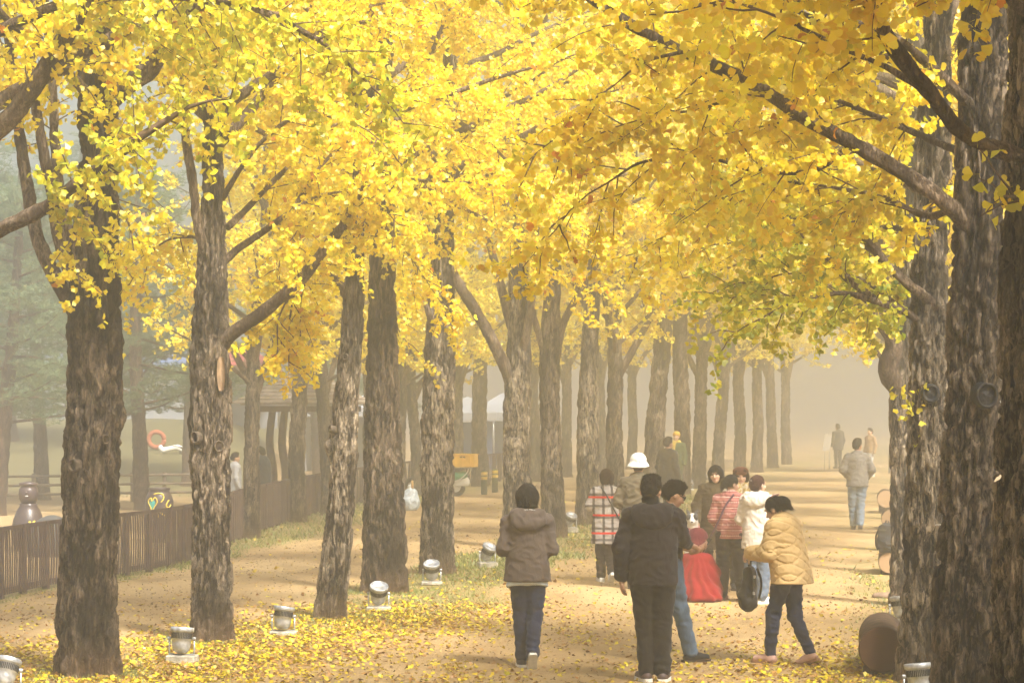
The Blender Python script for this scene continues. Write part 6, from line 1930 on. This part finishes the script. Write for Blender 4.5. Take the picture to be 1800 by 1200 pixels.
def tent(px, d, w, hgt, wall, lab, roofm=None):
    t = empty('event_tent', (*W(px, 712, d)[:2], float(ground_z(np.array([W(px, 712, d)[0]]), np.array([d]))[0])))
    for x in (-w / 2, w / 2):
        for y in (-w / 2, w / 2): MB().tube([(x, y, -.05), (x, y, hgt)], .04, 8).build('pole', M_STEEL, t, True)
    r = MB(); z = hgt
    r.add([(-w / 2 - .1, -w / 2 - .1, z), (w / 2 + .1, -w / 2 - .1, z), (w / 2 + .1, w / 2 + .1, z), (-w / 2 - .1, w / 2 + .1, z), (0, 0, z + w * .32), (-w / 2 - .1, -w / 2 - .1, z - .3), (w / 2 + .1, -w / 2 - .1, z - .3), (w / 2 + .1, w / 2 + .1, z - .3), (-w / 2 - .1, w / 2 + .1, z - .3)],
          [np.array([[0, 1, 4], [1, 2, 4], [2, 3, 4], [3, 0, 4]]), np.array([[0, 5, 6, 1], [1, 6, 7, 2], [2, 7, 8, 3], [3, 8, 5, 0]])])
    r.build('canopy', roofm or M_TENT, t)
    for y in (w / 2 - .05,): MB().box((0, y, (hgt - .35) / 2), (w - .1, .03, hgt - .35), None).build('back_wall', wall, t)
    MB().box((-w / 2 + .06, 0, (hgt - .35) / 2), (.03, w - .2, hgt - .35), None).build('side_wall', wall, t)
    tag(t, lab, 'tent')


tent(822, 92, 1.9, 2.1, M_BLUE, 'blue walled white tent in the mist behind the scooter')
tent(884, 98, 2.4, 2.1, M_BLUE, 'blue walled white tent in the mist left of the forking tree')
tent(425, 88, 2.4, 2.2, M_TENT, 'white tent with a red roof far behind the fence', M_REDR)
tent(610, 90, 3.0, 2.3, M_TENT, 'white tent behind the pavilion')
hall = empty('low_hall', (*W(250, 712, 118)[:2], 1.6), .05)
MB().box((0, 0, 1.1), (9, 5, 2.2)).build('wall', M_TENT, hall)
MB().add([(-4.8, -2.8, 2.2), (4.8, -2.8, 2.2), (4.8, 2.8, 2.2), (-4.8, 2.8, 2.2), (-4.8, 0, 3.4), (4.8, 0, 3.4)], [np.array([[0, 1, 5, 4], [2, 3, 4, 5]]), np.array([[0, 4, 3], [1, 2, 5]])]).build('roof', M_BLUE, hall)
for k in range(7):
    wo = MB().box((-3.9 + 1.3 * k, -2.515, 1.25), (.8, .05, .9)).build('window', plain('dim_glass', (.16, .20, .26), .2, .1, spec=.5), hall)
    MB().box((-3.9 + 1.3 * k, -2.55, 1.25), (.05, .03, .9)).build('glazing_bar', M_TENT, wo)
tag(hall, 'long low white hall with a blue roof faint beyond the pines', 'building')

# ------------------------------------------------------------------ pines
M_PINEB = bark_material('pine_bark', (.06, .038, .028), (.26, .17, .12))


def pine(px, d, h, lean, seed, label, low=2.0, z0=0.0):
    R0 = np.random.default_rng(seed)
    base = np.array([*W(px, 712, d)[:2], z0]); root = empty('pine_tree', tuple(base))
    pts = np.array([[0, 0, -.1], [lean * .25, .05, h * .25], [lean * .6, .1, h * .5], [lean * .9, 0, h * .75], [lean, 0, h]])
    link('trunk', bark_tube('trunk', pts, [.19, .16, .13, .09, .03], 24, .08, .014, .06, .04, seed), M_PINEB, root)
    br = MB_ridge(); pos, dirs = [], []
    nb = 30
    for k in range(nb):
        z = low + (h - .3 - low) * (k / nb); az = k * 2.4 + R0.normal(0, .3)
        s_ = np.array([np.interp(z, pts[:, 2], pts[:, c]) for c in range(3)])
        L = (2.7 * (1 - .65 * (z - low) / (h - low))) * R0.uniform(.7, 1.15)
        P = [s_]; dd = np.array([math.cos(az), math.sin(az), .15])
        for i in range(6):
            dd = dd + R0.normal(0, .14, 3) + [0, 0, .02]; dd /= np.linalg.norm(dd); P.append(P[-1] + dd * L / 6)
        P = np.array(P); br.add_limb(P, .035, .01)
        for i in range(2, 7):
            for q in range(5):
                c = P[i] + R0.normal(0, 1, 3) * [.26, .26, .09]
                for t_ in range(7):
                    cc = c + R0.normal(0, 1, 3) * [.13, .13, .06]
                    v = R0.normal(0, 1, (14, 3)); v[:, 2] = np.abs(v[:, 2]) * .8; v /= np.linalg.norm(v, axis=1)[:, None]
                    pos.append(np.repeat(cc[None], 14, 0)); dirs.append(v)
    tag(link('branches', br.mesh('branches'), M_PINEB, root), kind='stuff')
    pos = np.concatenate(pos); dirs = np.concatenate(dirs); n = len(pos)
    side = np.cross(dirs, R0.normal(0, 1, (n, 3))); side /= np.linalg.norm(side, axis=1)[:, None]
    ln = R0.uniform(.09, .16, n)[:, None]
    V = np.stack([pos - side * .006, pos + side * .006, pos + dirs * ln], 1).reshape(-1, 3)
    me = mesh_np('crown', V, [np.arange(3 * n).reshape(-1, 3)], False)
    c = np.array([.08, .14, .07]) + (np.array([.18, .25, .12]) - np.array([.08, .14, .07])) * R0.random((n, 1))
    attr(me, 'tint', np.concatenate([np.repeat(c, 3, 0), np.ones((3 * n, 1))], 1), 'FLOAT_COLOR')
    link('crown', me, M_NEEDLE, root)
    tag(root, label, 'tree', 'misty pines beyond the fence')
    return root


pA = pine(-5, 54, 7.5, .5, 3, 'misty pine at the left edge with a leaning trunk', 2.0)
pB = pine(185, 60, 8.0, .4, 5, 'misty pine behind the nearest trunk, its branches spreading both ways', 2.0)
lst = [(250, 57, 1.0, 2.0, 'misty pine showing right of the nearest trunk', pB), (75, 63, 1.05, 4.0, 'misty pine between the left edge and the nearest trunk', pA), (330, 70, 1.0, 1.0, 'very faint pine left of the ringed-knot trunk', pA), (-90, 58, 1.1, .8, 'misty pine whose crown enters at the left edge', pB), (140, 78, 1.2, 5.0, 'faint farther pine filling the gap left of the nearest trunk', pB), (20, 80, 1.2, 3.0, 'faint farther pine high at the left edge', pA), (560, 84, 1.0, 2.5, 'faint pine behind the pavilion', pB), (680, 92, 1.0, 4.2, 'faint pine behind the broad dark trunk', pA)]
for px, d, sc, rz, lab, src in lst:
    p = W(px, 712, d); z = float(ground_z(np.array([p[0]]), np.array([d]))[0])
    t = copy_tree(src, (p[0], p[1], z), rz, sc); tag(t, lab, 'tree', 'misty pines beyond the fence')

# ------------------------------------------------------------------ the fog
hm = MB()
hm.box((0, 285, 8.4), (640, 720, 19.2))
m, nt, out = nodes_of('haze_air'); b = NB(nt)
pv = b.n('ShaderNodeVolumePrincipled')
pv.inputs['Color'].default_value = (0.655, 0.68, 0.705, 1)
pv.inputs['Density'].default_value = HAZE
pv.inputs['Anisotropy'].default_value = 0.72
b.l(pv.outputs[0], out.inputs['Volume'])
hz = hm.build('haze', m)
tag(hz, 'pale morning fog filling the alley', 'fog', kind='stuff')
